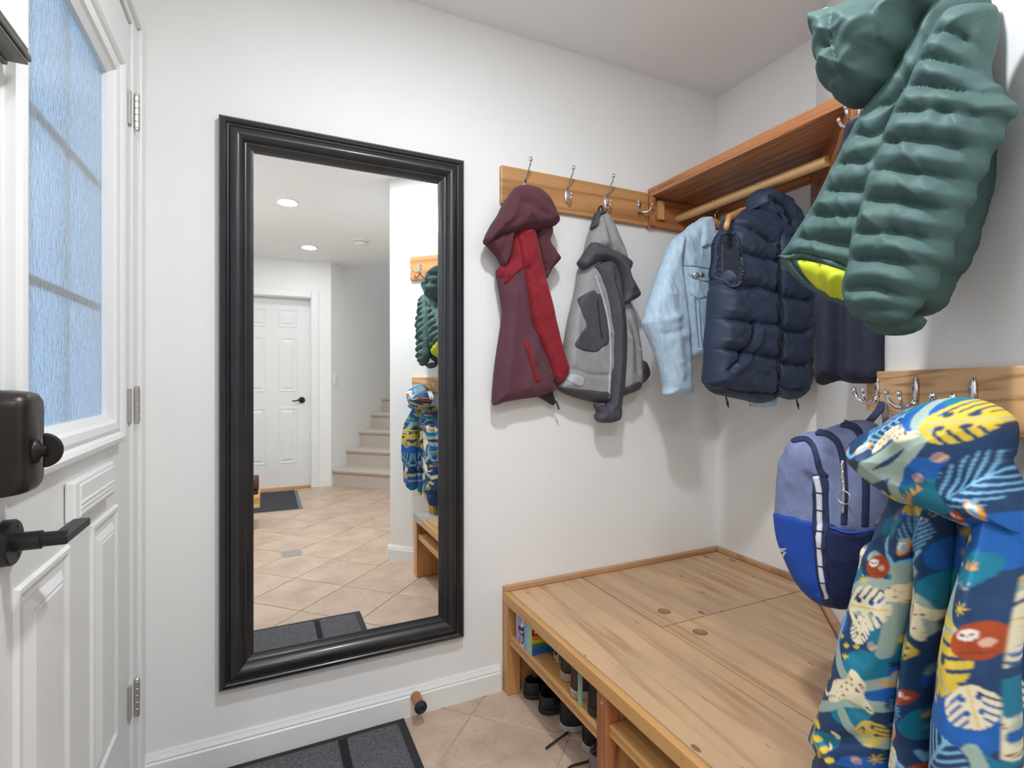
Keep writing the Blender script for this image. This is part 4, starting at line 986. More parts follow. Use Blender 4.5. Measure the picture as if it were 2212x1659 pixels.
for q in ([(318, 1000), (330, 1150), (345, 1320)], [(345, 1060), (352, 1200), (362, 1320)]): strip_on('panel_seam', s6d, fd, q, 6, M['denimD'], jd)
cloth('waistband', s6d, [(284, 1318), (500, 1322), (622, 1322), (622, 1366), (286, 1364)], M['denim'], jd, D=.003, w=.005, on=fd, res=.005, smooth=False)
cloth('sleeve', s6d.at(.12), [(610, 800), (680, 800), (715, 1000), (725, 1300), (722, 1560), (722, 1607), (604, 1607), (606, 1570), (610, 1300), (600, 1000)], M['denim'], jd, D=.02, B=.025, w=.025, wr=.005, res=.009)

# ------------------------------------------------------------------ navy puffer vest
jv = thing('puffer_vest', (-.28, -.447, 1.1), 'dark navy quilted puffer vest on a hanger in front of denim jacket', 'vest')
s6v = Sheet((0, -.45), (0, -1, 0), CROP6)
vseams = [[(415, 985), (470, 1000), (560, 1015), (640, 1022), (722, 1045)], [(540, 850), (620, 868), (722, 890)], [(395, 1160), (460, 1170), (560, 1190), (726, 1205)], [(382, 1330), (430, 1320), (560, 1340), (726, 1372)], [(385, 1505), (460, 1520), (560, 1540), (720, 1552)],
          [(735, 895), (790, 890), (852, 900)], [(738, 1060), (800, 1075), (876, 1085)], [(738, 1225), (800, 1240), (862, 1235)], [(738, 1390), (800, 1400), (860, 1402)], [(728, 1500), (800, 1520), (850, 1520)], [(455, 1010), (440, 1250), (418, 1520)], [(520, 700), (560, 720), (700, 800)]]
bv_, fv = cloth('body', s6v, [(600, 620), (660, 640), (740, 720), (800, 750), (845, 775), (852, 860), (855, 960), (874, 1080), (878, 1150), (862, 1230), (852, 1300), (860, 1400), (856, 1500), (812, 1570), (742, 1556), (715, 1552), (690, 1574), (640, 1589), (560, 1572), (460, 1552), (420, 1540), (386, 1510), (376, 1450), (386, 1380), (381, 1290), (396, 1150), (402, 1050), (416, 985), (436, 890), (446, 780), (470, 690), (520, 650)],
    M['navy'], jv, D=.062, B=.05, w=.06, seams=vseams, puff=.026, sr=.03, sw=.011, pinch=.007, wr=.006, wf=(16, 16), res=.0042, folds=[([(730, 760), (726, 900), (736, 1100), (736, 1300), (718, 1552)], -.014, .008), ([(600, 1195), (575, 1290), (480, 1420)], -.012, .008), ([(630, 1200), (600, 1330), (500, 1440)], .010, .012)])
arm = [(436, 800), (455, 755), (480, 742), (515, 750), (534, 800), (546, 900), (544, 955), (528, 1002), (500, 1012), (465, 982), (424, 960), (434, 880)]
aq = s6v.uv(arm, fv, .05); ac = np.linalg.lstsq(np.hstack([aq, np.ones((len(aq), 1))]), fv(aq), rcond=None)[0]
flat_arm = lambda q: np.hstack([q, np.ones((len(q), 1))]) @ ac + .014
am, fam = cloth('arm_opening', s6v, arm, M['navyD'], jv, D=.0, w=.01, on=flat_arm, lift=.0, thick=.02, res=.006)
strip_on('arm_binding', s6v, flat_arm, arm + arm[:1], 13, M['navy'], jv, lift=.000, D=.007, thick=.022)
strip_on('arm_fold', s6v, fam, [(462, 800), (458, 880), (462, 965)], 9, M['navy'], jv, D=.004)
strip_on('front_zip', s6v, fv, [(738, 800), (728, 900), (736, 1100), (736, 1300), (720, 1548)], 10, M['navyD'], jv, lift=.004)
strip_on('pocket_lip', s6v, fv, [(608, 1190), (585, 1270), (548, 1340), (478, 1424)], 13, M['navyD'], jv, lift=.002, D=.004)
cloth('hem', s6v, [(384, 1500), (460, 1516), (560, 1536), (715, 1546), (712, 1556), (690, 1580), (640, 1592), (560, 1575), (460, 1555), (418, 1543), (386, 1514)], M['navy'], jv, D=.006, w=.008, on=fv, res=.006, wr=.004, wf=(60, 10))
cloth('collar', s6v.at(.03), [(655, 528), (692, 540), (742, 570), (790, 620), (812, 670), (826, 712), (820, 750), (780, 790), (735, 800), (712, 780), (690, 740), (660, 690), (620, 640), (598, 625), (622, 548)], M['navy'], jv, D=.055, B=.06, w=.05, seams=[[(650, 560), (680, 640), (720, 730), (735, 790)], [(700, 600), (760, 660), (810, 720)]], puff=.02, sr=.03, sw=.01, pinch=.004, wr=.007, res=.0042, folds=[([(700, 570), (760, 620), (795, 690)], -.022, .014)])
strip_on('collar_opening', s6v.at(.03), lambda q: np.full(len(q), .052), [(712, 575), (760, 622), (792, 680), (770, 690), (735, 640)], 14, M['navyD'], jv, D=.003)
for (x, y) in ((455, 1552), (803, 1560)):
    P = s6v.uv([(x, y), (x + 10, y + 40), (x + 14, y + 62)]); P = [s6v.fr.w(q[0], q[1], .02) for q in P]
    MB().tube([P[0], P[1] + np.array([.004, 0, 0]), P[2], P[1] - np.array([.004, 0, 0]), P[0]], .0014, 6).make('drawcord', M['navyD'], jv, smooth=True)
    MB().ell(P[1], (np.array([.004, 0, 0]), np.array([0, .004, 0]), Z * .008)).make('cord_lock', M['blackmetal'], jv, smooth=True)

# ------------------------------------------------------------------ navy softshell on the diagonal wall
js = thing('softshell_jacket', (-.55, -.92, 1.1), 'navy softshell jacket with fleece collar mostly hidden behind the green puffer', 'jacket')
s6s = Sheet((-.548, 0), (-1, 0, 0), (0, 0, 1.0))
bs_, fs_ = cloth('body', s6s, [(1866, 262), (1840, 275), (1822, 345), (1806, 430), (1785, 540), (1764, 650), (1766, 700), (1768, 760), (1768, 828), (1800, 826), (1815, 822), (1840, 828), (1880, 828), (1905, 824), (1908, 760), (1908, 650), (1900, 500), (1895, 350), (1885, 280)], M['soft'], js, D=.035, B=.015, w=.035, wr=.005, res=.009, folds=[([(1812, 640), (1812, 740), (1806, 824)], -.022, .012), ([(1790, 640), (1786, 800)], .012, .016), ([(1840, 660), (1838, 820)], .012, .016), ([(1856, 660), (1854, 820)], -.008, .008)])
cloth('collar', s6s.at(.01), [(1864, 252), (1846, 262), (1834, 270), (1824, 308), (1814, 335), (1818, 352), (1835, 340), (1850, 300), (1872, 280), (1880, 262)], M['soft'], js, D=.03, B=.03, w=.025, res=.005)
cloth('fleece_lining', s6s.at(.028), [(1872, 268), (1856, 280), (1848, 300), (1852, 312), (1866, 300), (1880, 282)], M['fleece'], js, D=.02, B=.02, w=.02, res=.005, wr=.01, wf=(90, 90))
strip_on('side_zip', s6s, fs_, [(1762, 665), (1764, 730), (1768, 790), (1767, 822)], 6, M['darkzip'], js, lift=-.002, D=.003)
strip_on('pocket_zip', s6s, fs_, [(1857, 690), (1856, 760), (1850, 806)], 3, M['darkzip'], js)

# ------------------------------------------------------------------ green puffer jacket
CROP7 = (1690, 0, 2.182)
jp = thing('puffer_jacket', (-.95, -1.2, 1.2), 'dark green quilted puffer jacket with lime lining on the diagonal wall', 'jacket')
s7 = Sheet((-.92, 0), (-1, 0, 0), CROP7)
bseams = [[(620, 395), (540, 490), (470, 505), (440, 520)], [(560, 560), (470, 650), (380, 640)], [(440, 770), (360, 772), (285, 775)], [(400, 905), (300, 903), (222, 900)], [(380, 1020), (270, 1018), (160, 1015)], [(350, 1155), (220, 1140), (98, 1122)], [(350, 1285), (200, 1230), (40, 1205)],
          [(990, 770), (1000, 760)], [(930, 905), (985, 912)], [(880, 1050), (945, 1040)], [(830, 1190), (900, 1210)], [(770, 1310), (820, 1330)]]
bg_, fbg = cloth('body', s7, [(760, -20), (960, -20), (978, 150), (985, 330), (1000, 450), (1000, 760), (985, 900), (945, 1040), (895, 1215), (815, 1330), (775, 1420), (740, 1460), (650, 1488), (480, 1470), (325, 1440), (200, 1390), (90, 1305), (36, 1222), (90, 1130), (160, 1018), (236, 885), (305, 748), (385, 605), (475, 475), (560, 370), (640, 230), (700, 110)],
    M['green'], jp, D=.075, B=.04, w=.09, seams=bseams, puff=.022, sr=.024, sw=.010, pinch=.006, wr=.006, wf=(20, 14), res=.0042)
cloth('lining', s7, [(88, 1232), (150, 1236), (210, 1248), (290, 1275), (345, 1300), (345, 1440), (290, 1428), (225, 1396), (150, 1332)], M['lime'], jp, D=.0, w=.01, on=fbg, lift=.004, thick=.006, res=.005, folds=[([(300, 1280), (240, 1390)], .006, .008), ([(180, 1260), (210, 1370)], -.003, .008)])
strip_on('hem', s7, fbg, [(36, 1222), (90, 1208), (200, 1232), (290, 1262), (345, 1290)], 26, M['green'], jp, lift=.002, D=.008, thick=.012)
strip_on('hem', s7, fbg, [(36, 1222), (90, 1306), (200, 1386), (300, 1428), (345, 1438)], 26, M['green'], jp, lift=.002, D=.006, thick=.012)
cloth('lining_edge', s7.at(-.01), [(690, 1440), (722, 1415), (738, 1440), (715, 1455)], M['lime'], jp, D=.05, B=.01, w=.02, res=.006)
sseams = [[(630, 268), (720, 276), (850, 308), (940, 330)], [(590, 395), (700, 402), (850, 428), (1045, 432)], [(528, 525), (700, 520), (900, 542), (1092, 560)], [(480, 665), (640, 665), (850, 692), (1012, 712)], [(428, 800), (600, 812), (800, 842), (945, 872)], [(402, 945), (550, 950), (730, 982), (892, 1008)], [(362, 1095), (550, 1102), (720, 1132), (842, 1148)], [(348, 1225), (500, 1230), (650, 1252), (788, 1282)], [(328, 1372), (470, 1360), (600, 1402), (712, 1422)], [(372, 1486), (500, 1462), (640, 1492)], [(700, 150), (770, 140), (860, 190), (930, 260), (955, 335)]]
sg_, fsg = cloth('sleeve', s7.at(.085), [(690, 160), (730, 90), (800, 20), (960, 10), (985, 100), (985, 200), (990, 330), (1035, 420), (1105, 468), (1092, 560), (1062, 580), (1012, 700), (962, 800), (938, 872), (902, 970), (888, 1010), (842, 1130), (836, 1160), (802, 1260), (772, 1290), (732, 1380), (692, 1440), (645, 1498), (600, 1522), (500, 1527), (400, 1512), (370, 1482), (330, 1400), (326, 1340), (340, 1280), (350, 1210), (360, 1090), (376, 1060), (402, 950), (424, 830), (442, 790), (482, 660), (530, 520), (590, 405), (638, 270)],
    M['green'], jp, D=.036, B=.03, w=.05, slope=lambda Q: np.clip((1.45 - Q[:, 1]) * .08, -.018, .018), seams=sseams, puff=.024, sr=.024, sw=.011, pinch=.006, wr=.006, wf=(18, 14), res=.004)
cloth('cuff', s7, [(382, 1492), (450, 1478), (540, 1486), (632, 1500), (600, 1524), (500, 1530), (410, 1516)], M['green'], jp, D=.004, w=.006, on=fsg, lift=.003, res=.005)
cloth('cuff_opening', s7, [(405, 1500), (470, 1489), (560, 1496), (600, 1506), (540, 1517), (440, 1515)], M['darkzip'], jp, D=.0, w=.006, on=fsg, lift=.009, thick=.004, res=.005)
cloth('inner_sleeve', s7.at(.06), [(390, 1490), (640, 1480), (648, 1540), (590, 1578), (480, 1580), (425, 1560), (400, 1530)], M['green'], jp, D=.03, B=.04, w=.03, res=.005, wr=.006, wf=(60, 10), seams=[[(420, 1545), (520, 1540), (645, 1530)]], puff=.01)
hseams = [[(240, 78), (246, 150), (252, 220), (272, 340), (300, 410), (335, 450), (350, 500)], [(430, 18), (438, 120), (440, 200), (446, 350), (470, 470)], [(570, 0), (574, 100), (575, 180), (565, 320)], [(200, 215), (235, 218), (250, 220)], [(215, 345), (250, 345), (274, 342)], [(270, 455), (320, 440), (334, 448)], [(720, -20), (722, 60), (690, 140)]]
hg7, fhg7 = cloth('hood', s7.at(.03), [(193, 100), (215, 72), (320, 45), (430, 15), (570, -5), (760, -60), (800, 20), (735, 90), (692, 140), (640, 230), (580, 320), (550, 382), (495, 432), (468, 472), (430, 492), (350, 508), (300, 492), (283, 462), (237, 425), (224, 372), (232, 345), (208, 312), (202, 262), (214, 222), (194, 198), (188, 130)],
    M['green'], jp, D=.09, B=.06, w=.08, seams=hseams, puff=.026, sr=.03, sw=.010, pinch=.008, wr=.009, wf=(16, 22), res=.0042, folds=[([(450, 120), (360, 230), (270, 330)], .006, .008), ([(440, 200), (350, 290)], -.005, .007), ([(446, 320), (360, 380), (300, 400)], .006, .008)])
cloth('hood_lining', s7.at(.02), [(205, 68), (215, 40), (280, 28), (345, 25), (330, 48), (240, 66)], M['cream'], jp, D=.03, B=.03, w=.03, res=.005)

# ------------------------------------------------------------------ backpack
CROP8 = (1660, 760, 1.846)
bp_ = thing('backpack', (-.72, -1.0, .95), 'slate blue and royal blue backpack hanging below the lower hook rail', 'backpack')
s8p = Sheet((-.745, 0), (-1, 0, 0), CROP8)
bk, fbk = cloth('body', s8p, [(108, 347), (150, 322), (200, 314), (290, 285), (340, 272), (400, 275), (445, 298), (490, 340), (515, 420), (522, 540), (515, 680), (490, 800), (455, 920), (410, 1000), (340, 1026), (250, 1011), (195, 976), (140, 911), (100, 831), (65, 741), (50, 640), (52, 590), (65, 430), (85, 394)],
    M['pack'], bp_, D=.07, B=.03, w=.07, wr=.004, wf=(12, 8), res=.006, folds=[([(175, 500), (180, 620), (190, 800), (215, 960)], -.012, .012), ([(255, 420), (255, 560), (248, 690)], -.008, .014), ([(110, 380), (95, 500)], .006, .02), ([(345, 330), (352, 500), (345, 690)], .008, .014)])
lo, flo = cloth('lower_panel', s8p, [(50, 640), (90, 655), (130, 667), (190, 682), (247, 692), (300, 712), (500, 716), (486, 815), (452, 925), (408, 1003), (340, 1028), (250, 1013), (194, 978), (139, 913), (99, 833), (64, 743)], M['packB'], bp_, D=.003, w=.006, on=fbk, res=.006)
pkk, fpk2 = cloth('side_pocket', s8p, [(247, 692), (290, 710), (340, 716), (420, 708), (495, 730), (484, 820), (450, 925), (406, 1000), (330, 1025), (262, 1010), (250, 940), (240, 840)], M['packN'], bp_, D=.006, w=.01, on=flo, res=.006, wr=.003)
strip_on('pocket_binding', s8p, fpk2, [(250, 696), (300, 716), (345, 720), (420, 712), (490, 732)], 9, M['packB'], bp_)
dk, fdk = cloth('gusset', s8p, [(186, 492), (236, 506), (240, 600), (244, 690), (240, 840), (252, 960), (268, 1008), (236, 1004), (205, 940), (188, 840), (178, 690), (180, 590)], M['packZ'], bp_, D=.002, w=.005, on=flo, res=.006)
strip_on('reflective_strip', s8p, fdk, [(196, 495), (207, 560), (208, 650), (208, 750), (214, 860), (226, 930), (240, 984)], 17, M['reflect'], bp_)
for (x, y) in ((207, 560), (209, 630), (208, 712), (210, 780), (214, 852), (224, 918)): strip_on('bartack', s8p, fdk, [(x - 16, y - 3), (x + 18, y + 5)], 5, M['packZ'], bp_, lift=.003)
z1 = strip_on('zip', s8p, fbk, [(105, 352), (150, 346), (180, 372), (196, 420), (210, 475), (238, 502)], 22, M['packZ'], bp_, lift=.001, D=.004)
strip_on('zip', s8p, fbk, [(195, 320), (245, 328), (285, 370), (305, 450), (312, 560), (308, 690)], 26, M['packZ'], bp_, lift=.001, D=.004)
strip_on('zip', s8p, fbk, [(295, 285), (345, 300), (372, 345), (386, 450), (390, 560), (386, 700)], 30, M['packZ'], bp_, lift=.001, D=.004)
zp = strip_on('zip_pull', s8p, fbk, [(312, 430), (314, 470), (320, 550), (318, 640)], 12, M['nickel'], bp_, lift=.012, D=.004, w1=8)
q = s8p.uv([(320, 578)], fbk, .06)[0]; c = s8p.fr.w(q[0], q[1], float(fbk(q[None])[0]) + .014)
MB().tube([c + np.array([0, .013 * math.cos(a), .013 * math.sin(a)]) for a in np.linspace(0, 2 * math.pi, 24)], .0012, 6, cap=False).make('key_ring', M['nickel'], bp_, smooth=True)
for pts in ([(72, 780), (84, 792)], [(74, 782), (80, 830)], [(86, 796), (92, 836)], [(80, 800), (84, 836)]): strip_on('logo_mark', s8p, flo, pts, 3, M['reflect'], bp_)
strip_on('logo_mark', s8p, flo, [(74, 780), (84, 784)], 6, M['reflect'], bp_)
# carry loop up to the hook, crumpled shoulder strap
hk = FC.w(uc(.560), 1.098, .05)
P0 = s8p.fr.w(*s8p.uv([(398, 282)])[0], .0); P1 = s8p.fr.w(*s8p.uv([(470, 300)])[0], .0)
hk2 = CAM + ray(1909, 868) * 1.195
def webbing(name, P, w, axis, mat, parent, th=.0012):
    P = [np.asarray(p, float) for p in P]; axis = nrm(axis); V = []; k = len(P)
    T = [nrm(P[min(i + 1, k - 1)] - P[max(i - 1, 0)]) for i in range(k)]
    for i in range(k):
        a = nrm(axis - (axis @ T[i]) * T[i]); b = np.cross(T[i], a)
        for (x, y) in ((-1, -1), (1, -1), (1, 1), (-1, 1)): V.append(P[i] + a * x * w / 2 + b * y * th)
    Fc = [[i * 4 + j, i * 4 + (j + 1) % 4, (i + 1) * 4 + (j + 1) % 4, (i + 1) * 4 + j] for i in range(k - 1) for j in range(4)] + [[3, 2, 1, 0], [k * 4 - 4, k * 4 - 3, k * 4 - 2, k * 4 - 1]]
    return mesh_obj(name, V, Fc, mat, parent)
webbing('carry_loop', [P0, P0 * .5 + hk2 * .5 + np.array([0, -.003, 0]), hk2], .016, (0, 1, 0), M['packZ'], bp_)
webbing('carry_loop', [P1, P1 * .5 + hk2 * .5, hk2], .012, (.6, .8, 0), M['strap'], bp_)
sb = s8p.at(.06)
for k, pts in enumerate(([(545, 640), (500, 640), (470, 660), (436, 700)], [(560, 660), (510, 670), (480, 700), (450, 735)], [(550, 690), (520, 700), (500, 730), (470, 748)])):
    cloth('shoulder_strap', sb.at(.008 * k), ribbon(pts, 46), M['strap'], bp_, D=.012, B=.004, w=.012, res=.006, wr=.01, wf=(60, 10), smooth=False)

# ------------------------------------------------------------------ printed raincoat
jr = thing('raincoat', (-1.0, -1.28, .46), 'child\'s jungle-print raincoat hooked on the lower rail in front of backpack', 'raincoat')
CRP = dict(navy=(38, 66, 104), blue=(34, 98, 176), teal=(32, 122, 150), sage=(160, 182, 172), cream=(238, 228, 196), yel=(222, 192, 70), lblue=(130, 188, 226), rust=(170, 72, 36), orange=(238, 166, 62), pinkc=(214, 172, 150), dteal=(20, 78, 112), brown=(120, 62, 36), white=(245, 240, 230), dark=(24, 38, 66))
CL = {k: np.array(lin(*v)[:3]) for k, v in CRP.items()}
s8 = Sheet((-.98, 0), (-1, 0, 0), CROP8)
# affine map of the cloth plane to print coordinates (units of the print drawing)
gx = [(x, y) for x in (200, 600, 1000) for y in (200, 700, 1200, 1650)]
guv = s8.uv(gx); A_ = np.hstack([guv, np.ones((len(gx), 1))]); AFF = np.linalg.lstsq(A_, np.array(gx, float), rcond=None)[0]
def d2l(X, Y, pts): return segdist(np.stack([X, Y], 1) * .001, np.array(crom(pts, False, 5) if len(pts) > 2 else pts, float) * .001) * 1000
class Paint:
    def __init__(s, X, Y): s.X, s.Y = X, Y; s.C = np.tile(CL['navy'], (len(X), 1))
    def set(s, m, c): s.C[m] = CL[c]
    def loc(s, cx, cy, rot, sx=1.0, sy=1.0):
        a = math.radians(rot); x = s.X - cx; y = s.Y - cy
        return (x * math.cos(a) + y * math.sin(a)) / sx, (-x * math.sin(a) + y * math.cos(a)) / sy
    def poly(s, pts, c): s.set(pip(np.stack([s.X, s.Y], 1), np.array(crom(pts, True, 4) if len(pts) > 3 else pts)), c)
    def ell(s, cx, cy, rx, ry, c, rot=0): x, y = s.loc(cx, cy, rot, rx, ry); s.set(x * x + y * y < 1, c)
    def line(s, pts, w, c, w1=None): s.set(d2l(s.X, s.Y, pts) < w / 2, c)
    def monstera(s, cx, cy, r, c, rot=0, asp=.8):
        x, y = s.loc(cx, cy, rot, r, r * asp); th = np.arctan2(y, x); R = np.hypot(x, y)
        body = R < (.78 + .22 * np.cos(th))
        side = np.abs(y); slit = (np.abs(((x * 1.0 - side * .75) * 3.3 + 50) % 1 - .5) < .17) & (side > .22) & (R > .3)
        hole = ((x + .1) ** 2 / .012 + (side - .24) ** 2 / .01 < 1) | ((x - .4) ** 2 / .012 + (side - .2) ** 2 / .008 < 1)
        s.set(body & ~slit & ~hole, c)
        s.set((np.abs(y) < .025) & (x > -.5) & (x < .95), 'yel' if c == 'cream' else 'sage')
    def fern(s, cx, cy, r, rot=0):
        s.ell(cx, cy, r, r * .95, 'navy'); x, y = s.loc(cx, cy, rot, r, r); ins = x * x + y * y < .92
        s.set(ins & (np.abs(y) < .045) & (x > -.85), 'lblue')
        q = ((x - np.abs(y) * .9 - .35 * np.abs(y) ** 2) * 3.0 + 30) % 1
        s.set(ins & (np.abs(q - .5) < .17) & (np.abs(y) < .86) & (np.abs(y) > .02), 'lblue')
    def sprig(s, pts, c='yel', L=34, n=5):
        P = crom(pts, False, 8); s.line(pts, 6, c)
        for k in range(n):
            i = int((k + .6) / n * (len(P) - 1)); t = P[min(i + 1, len(P) - 1)] - P[max(i - 1, 0)]; a = math.degrees(math.atan2(t[1], t[0]))
            for sg in (-1, 1):
                b = math.radians(a + sg * 55); s.ell(P[i][0] + math.cos(b) * L * .6, P[i][1] + math.sin(b) * L * .6, L * .55, L * .3, c, a + sg * 55)
        s.ell(P[-1][0], P[-1][1], L * .5, L * .28, c, a)
    def pebble(s, cx, cy, r=22, rot=20):
        x, y = s.loc(cx, cy, rot, r, r * .72); s.set((x * x + y * y < 1) & (np.abs((y * 2.6 + 8 + .3 * x) % 1 - .5) < .3), 'pinkc')
    def spikes(s, x0, y0, x1, y1, n=5, h=28):
        L = math.hypot(x1 - x0, y1 - y0); a = math.degrees(math.atan2(y1 - y0, x1 - x0)); x, y = s.loc(x0, y0, a)
        u = x / L * n; s.set((x > 0) & (x < L) & (y < 0) & (-y < h * (1 - np.abs((u % 1) * 2 - 1))), 'orange')
    def dots(s, x, y, n, w, h, c='sage', r=4, sd=1):
        g = random.Random(sd)
        for k in range(n): s.ell(x + g.uniform(0, w), y + g.uniform(0, h), r, r * .7, c)
    def tuft(s, x, y, r=20, c='yel', n=7, a0=0):
        for k in range(n):
            a = math.radians(a0 + k * 360 / n); s.line([(x, y), (x + r * math.cos(a), y + r * math.sin(a))], 5, c)
    def bud(s, x, y, r=14):
        for a in (-55, 0, 55): s.ell(x + r * .6 * math.sin(math.radians(a)), y - r * .5 * math.cos(math.radians(a)), r * .3, r * .75, 'yel', a)
        s.ell(x, y, r * .6, r * .35, 'yel')
    def leopard(s, P, dotsd=1, n=46):
        s.poly(P, 'cream'); Q = np.stack([s.X, s.Y], 1); ins = pip(Q, np.array(crom(P, True, 4))); g = random.Random(dotsd)
        x0, y0 = np.min(P, 0); x1, y1 = np.max(P, 0)
        for k in range(n):
            x, y, r = g.uniform(x0, x1), g.uniform(y0, y1), g.uniform(3, 6.5); m = ins & (((s.X - x) / r) ** 2 + ((s.Y - y) / (r * .8)) ** 2 < 1); s.set(m, 'brown' if k % 3 else 'orange')
    def sloth(s, cx, cy, r, rot=0):
        s.ell(cx, cy, r, r * .95, 'rust', rot); s.ell(cx - r * .35, cy - r * .35, r * .36, r * .3, 'white', rot); s.ell(cx - r * .52, cy - r * .36, r * .12, r * .07, 'brown', rot + 30); s.ell(cx - r * .2, cy - r * .36, r * .12, r * .07, 'brown', rot - 30); s.ell(cx - r * .36, cy - r * .25, r * .05, r * .04, 'dark')
        s.ell(cx + r * .28, cy + r * .1, r * .28, r * .22, 'pinkc', rot); s.line([(cx - r * .6, cy + r * .55), (cx + r * .6, cy + r * .6)], r * .08, 'brown')
    def bird(s, cx, cy, r, rot=0):
        s.ell(cx, cy, r * .42, r, 'orange', rot); s.ell(cx - r * .12, cy - r * .15, r * .3, r * .6, 'white', rot); s.ell(cx - r * .02, cy + r * .1, r * .2, r * .5, 'lblue', rot); s.ell(cx, cy - r * .8, r * .28, r * .25, 'lblue', rot)
def jungle(UV, off=(0, 0)):
    X, Y = (np.hstack([UV, np.ones((len(UV), 1))]) @ AFF).T
    Y = np.where(Y > 1655, Y - 930, Y); X = np.where(X > 1050, X - 560, X)
    p = Paint(X + off[0], Y + off[1])
    # background blocks
    for e in ((880, 1300, 190, 130), (1000, 760, 130, 90), (700, 300, 160, 80), (800, 520, 120, 70), (330, 1070, 70, 60), (560, 1060, 70, 110), (840, 820, 110, 80), (470, 1690, 110, 90), (560, 1330, 60, 90), (230, 1250, 60, 90), (740, 1640, 60, 80), (640, 620, 60, 40)): p.ell(*e, 'blue', 10)
    for e in ((650, 260, 130, 50), (870, 230, 60, 70), (800, 590, 110, 60), (560, 690, 90, 45), (400, 880, 80, 60), (580, 1130, 70, 90), (480, 1240, 90, 70), (430, 1420, 90, 60), (770, 950, 70, 80), (330, 1130, 40, 50), (850, 600, 100, 55), (940, 840, 80, 55), (700, 1440, 60, 60), (290, 1580, 90, 40), (1010, 1480, 60, 100), (640, 900, 60, 60)): p.ell(*e, 'teal', -12)
    for b in ([(820, 190), (790, 300), (830, 380), (740, 470), (600, 490)], [(355, 440), (440, 500), (560, 470), (690, 420), (800, 380)], [(740, 480), (700, 560), (690, 620)], [(345, 900), (420, 930), (520, 900), (700, 960), (720, 1080)], [(345, 1010), (420, 1000), (520, 1050)], [(340, 1170), (390, 1260), (470, 1310), (600, 1290)], [(240, 1450), (330, 1420), (430, 1380), (560, 1400)], [(400, 1430), (460, 1520), (560, 1560), (620, 1640)], [(720, 1250), (760, 1180), (830, 1120)], [(880, 880), (900, 980), (960, 1040)], [(990, 1380), (1020, 1480), (1040, 1640)], [(620, 860), (600, 1000), (560, 1180)], [(520, 800), (600, 850), (690, 860)]):
        p.line(b, 44, 'sage')
    for b in ([(540, 700), (570, 760), (600, 830)], [(380, 1040), (350, 1140), (290, 1230), (280, 1150)], [(680, 1540), (740, 1620), (850, 1650), (950, 1630), (975, 1500)], [(620, 830), (680, 820), (720, 780)], [(560, 1480), (600, 1560), (640, 1600)], [(490, 360), (540, 400), (600, 380)], [(780, 640), (860, 690), (900, 700)]): p.line(b, 16, 'lblue')
    p.line([(300, 1280), (270, 1310), (250, 1290)], 12, 'blue')
    # animals and leaves
    p.monstera(850, 1070, 165, 'yel', 55, .9); p.monstera(880, 350, 120, 'yel', 10, .75); p.monstera(660, 1150, 70, 'yel', 200, .7); p.monstera(500, 1490, 70, 'yel', 80, .8); p.monstera(660, 620, 60, 'yel', 30, .6)
    p.monstera(470, 1000, 120, 'cream', 5, .95); p.monstera(470, 1080, 70, 'cream', 100, .8); p.monstera(440, 470, 75, 'cream', 150, .7); p.monstera(990, 1230, 90, 'cream', 80, .8); p.monstera(590, 1570, 60, 'cream', 110, .6); p.monstera(225, 1420, 45, 'cream', 70, .6); p.monstera(1000, 330, 50, 'cream', 60, .6)
    p.fern(870, 1440, 122, -52); p.fern(950, 560, 100, -30); p.fern(640, 310, 80, -20); p.fern(600, 1390, 50, -50); p.fern(690, 720, 70, -60)
    p.leopard([(275, 1345), (300, 1370), (330, 1360), (350, 1310), (420, 1290), (440, 1250), (470, 1255), (500, 1290), (505, 1310), (495, 1350), (520, 1400), (515, 1425), (470, 1390), (420, 1370), (380, 1390), (340, 1400), (320, 1390), (350, 1370), (300, 1385), (270, 1360)], 3)
    p.leopard([(575, 930), (620, 912), (680, 935), (720, 990), (760, 1020), (740, 1050), (715, 1030), (722, 1100), (700, 1115), (660, 1030), (610, 985), (575, 970)], 7, 60)
    p.leopard([(640, 370), (690, 325), (740, 325), (780, 355), (815, 365), (815, 385), (760, 390), (730, 370), (690, 385), (640, 405)], 9, 36)
    p.leopard([(390, 800), (430, 770), (470, 760), (470, 800), (440, 850), (390, 840)], 12, 26)
    for a in ((545, 840, 48, 10), (1000, 1050, 60, 10), (700, 1640, 60, 10), (275, 1262, 20, 0), (890, 670, 26, 0), (650, 1330, 30, 0)): p.sloth(*a)
    p.ell(455, 375, 44, 17, 'rust', -25); p.ell(440, 345, 12, 6, 'orange')
    for a in ((590, 375, 34, 70), (635, 770, 34, 20), (595, 1475, 46, 25), (865, 1600, 60, -12), (960, 655, 40, -25), (885, 1035, 26, 20)): p.bird(*a)
    for a in ((560, 262, 640, 262), (545, 665, 612, 668), (712, 605, 815, 560), (305, 1110, 345, 1120), (535, 1300, 580, 1330), (685, 1420, 755, 1420), (925, 835, 975, 838)): p.spikes(*a)
    for a in ((540, 700, 60, 10), (720, 640, 80, 40), (575, 270, 80, 20), (310, 1130, 40, 20), (690, 1450, 50, 30), (900, 870, 70, 30)): p.dots(a[0], a[1], 9, a[2], a[3], 'pinkc', 4, int(a[0]))
    p.sprig([(520, 490), (550, 540), (600, 575), (650, 600)], 'yel', 40, 4); p.sprig([(240, 1480), (245, 1560), (290, 1620), (330, 1660)], 'yel', 40, 4); p.sprig([(800, 700), (850, 730), (880, 760)], 'yel', 40, 3); p.sprig([(930, 270), (970, 300)], 'yel', 26, 2)
    for a in ((680, 250), (710, 345), (805, 520), (860, 790), (815, 820), (525, 1150), (590, 1275), (790, 1285), (870, 1240), (730, 1350), (455, 1620), (870, 465)): p.pebble(*a)
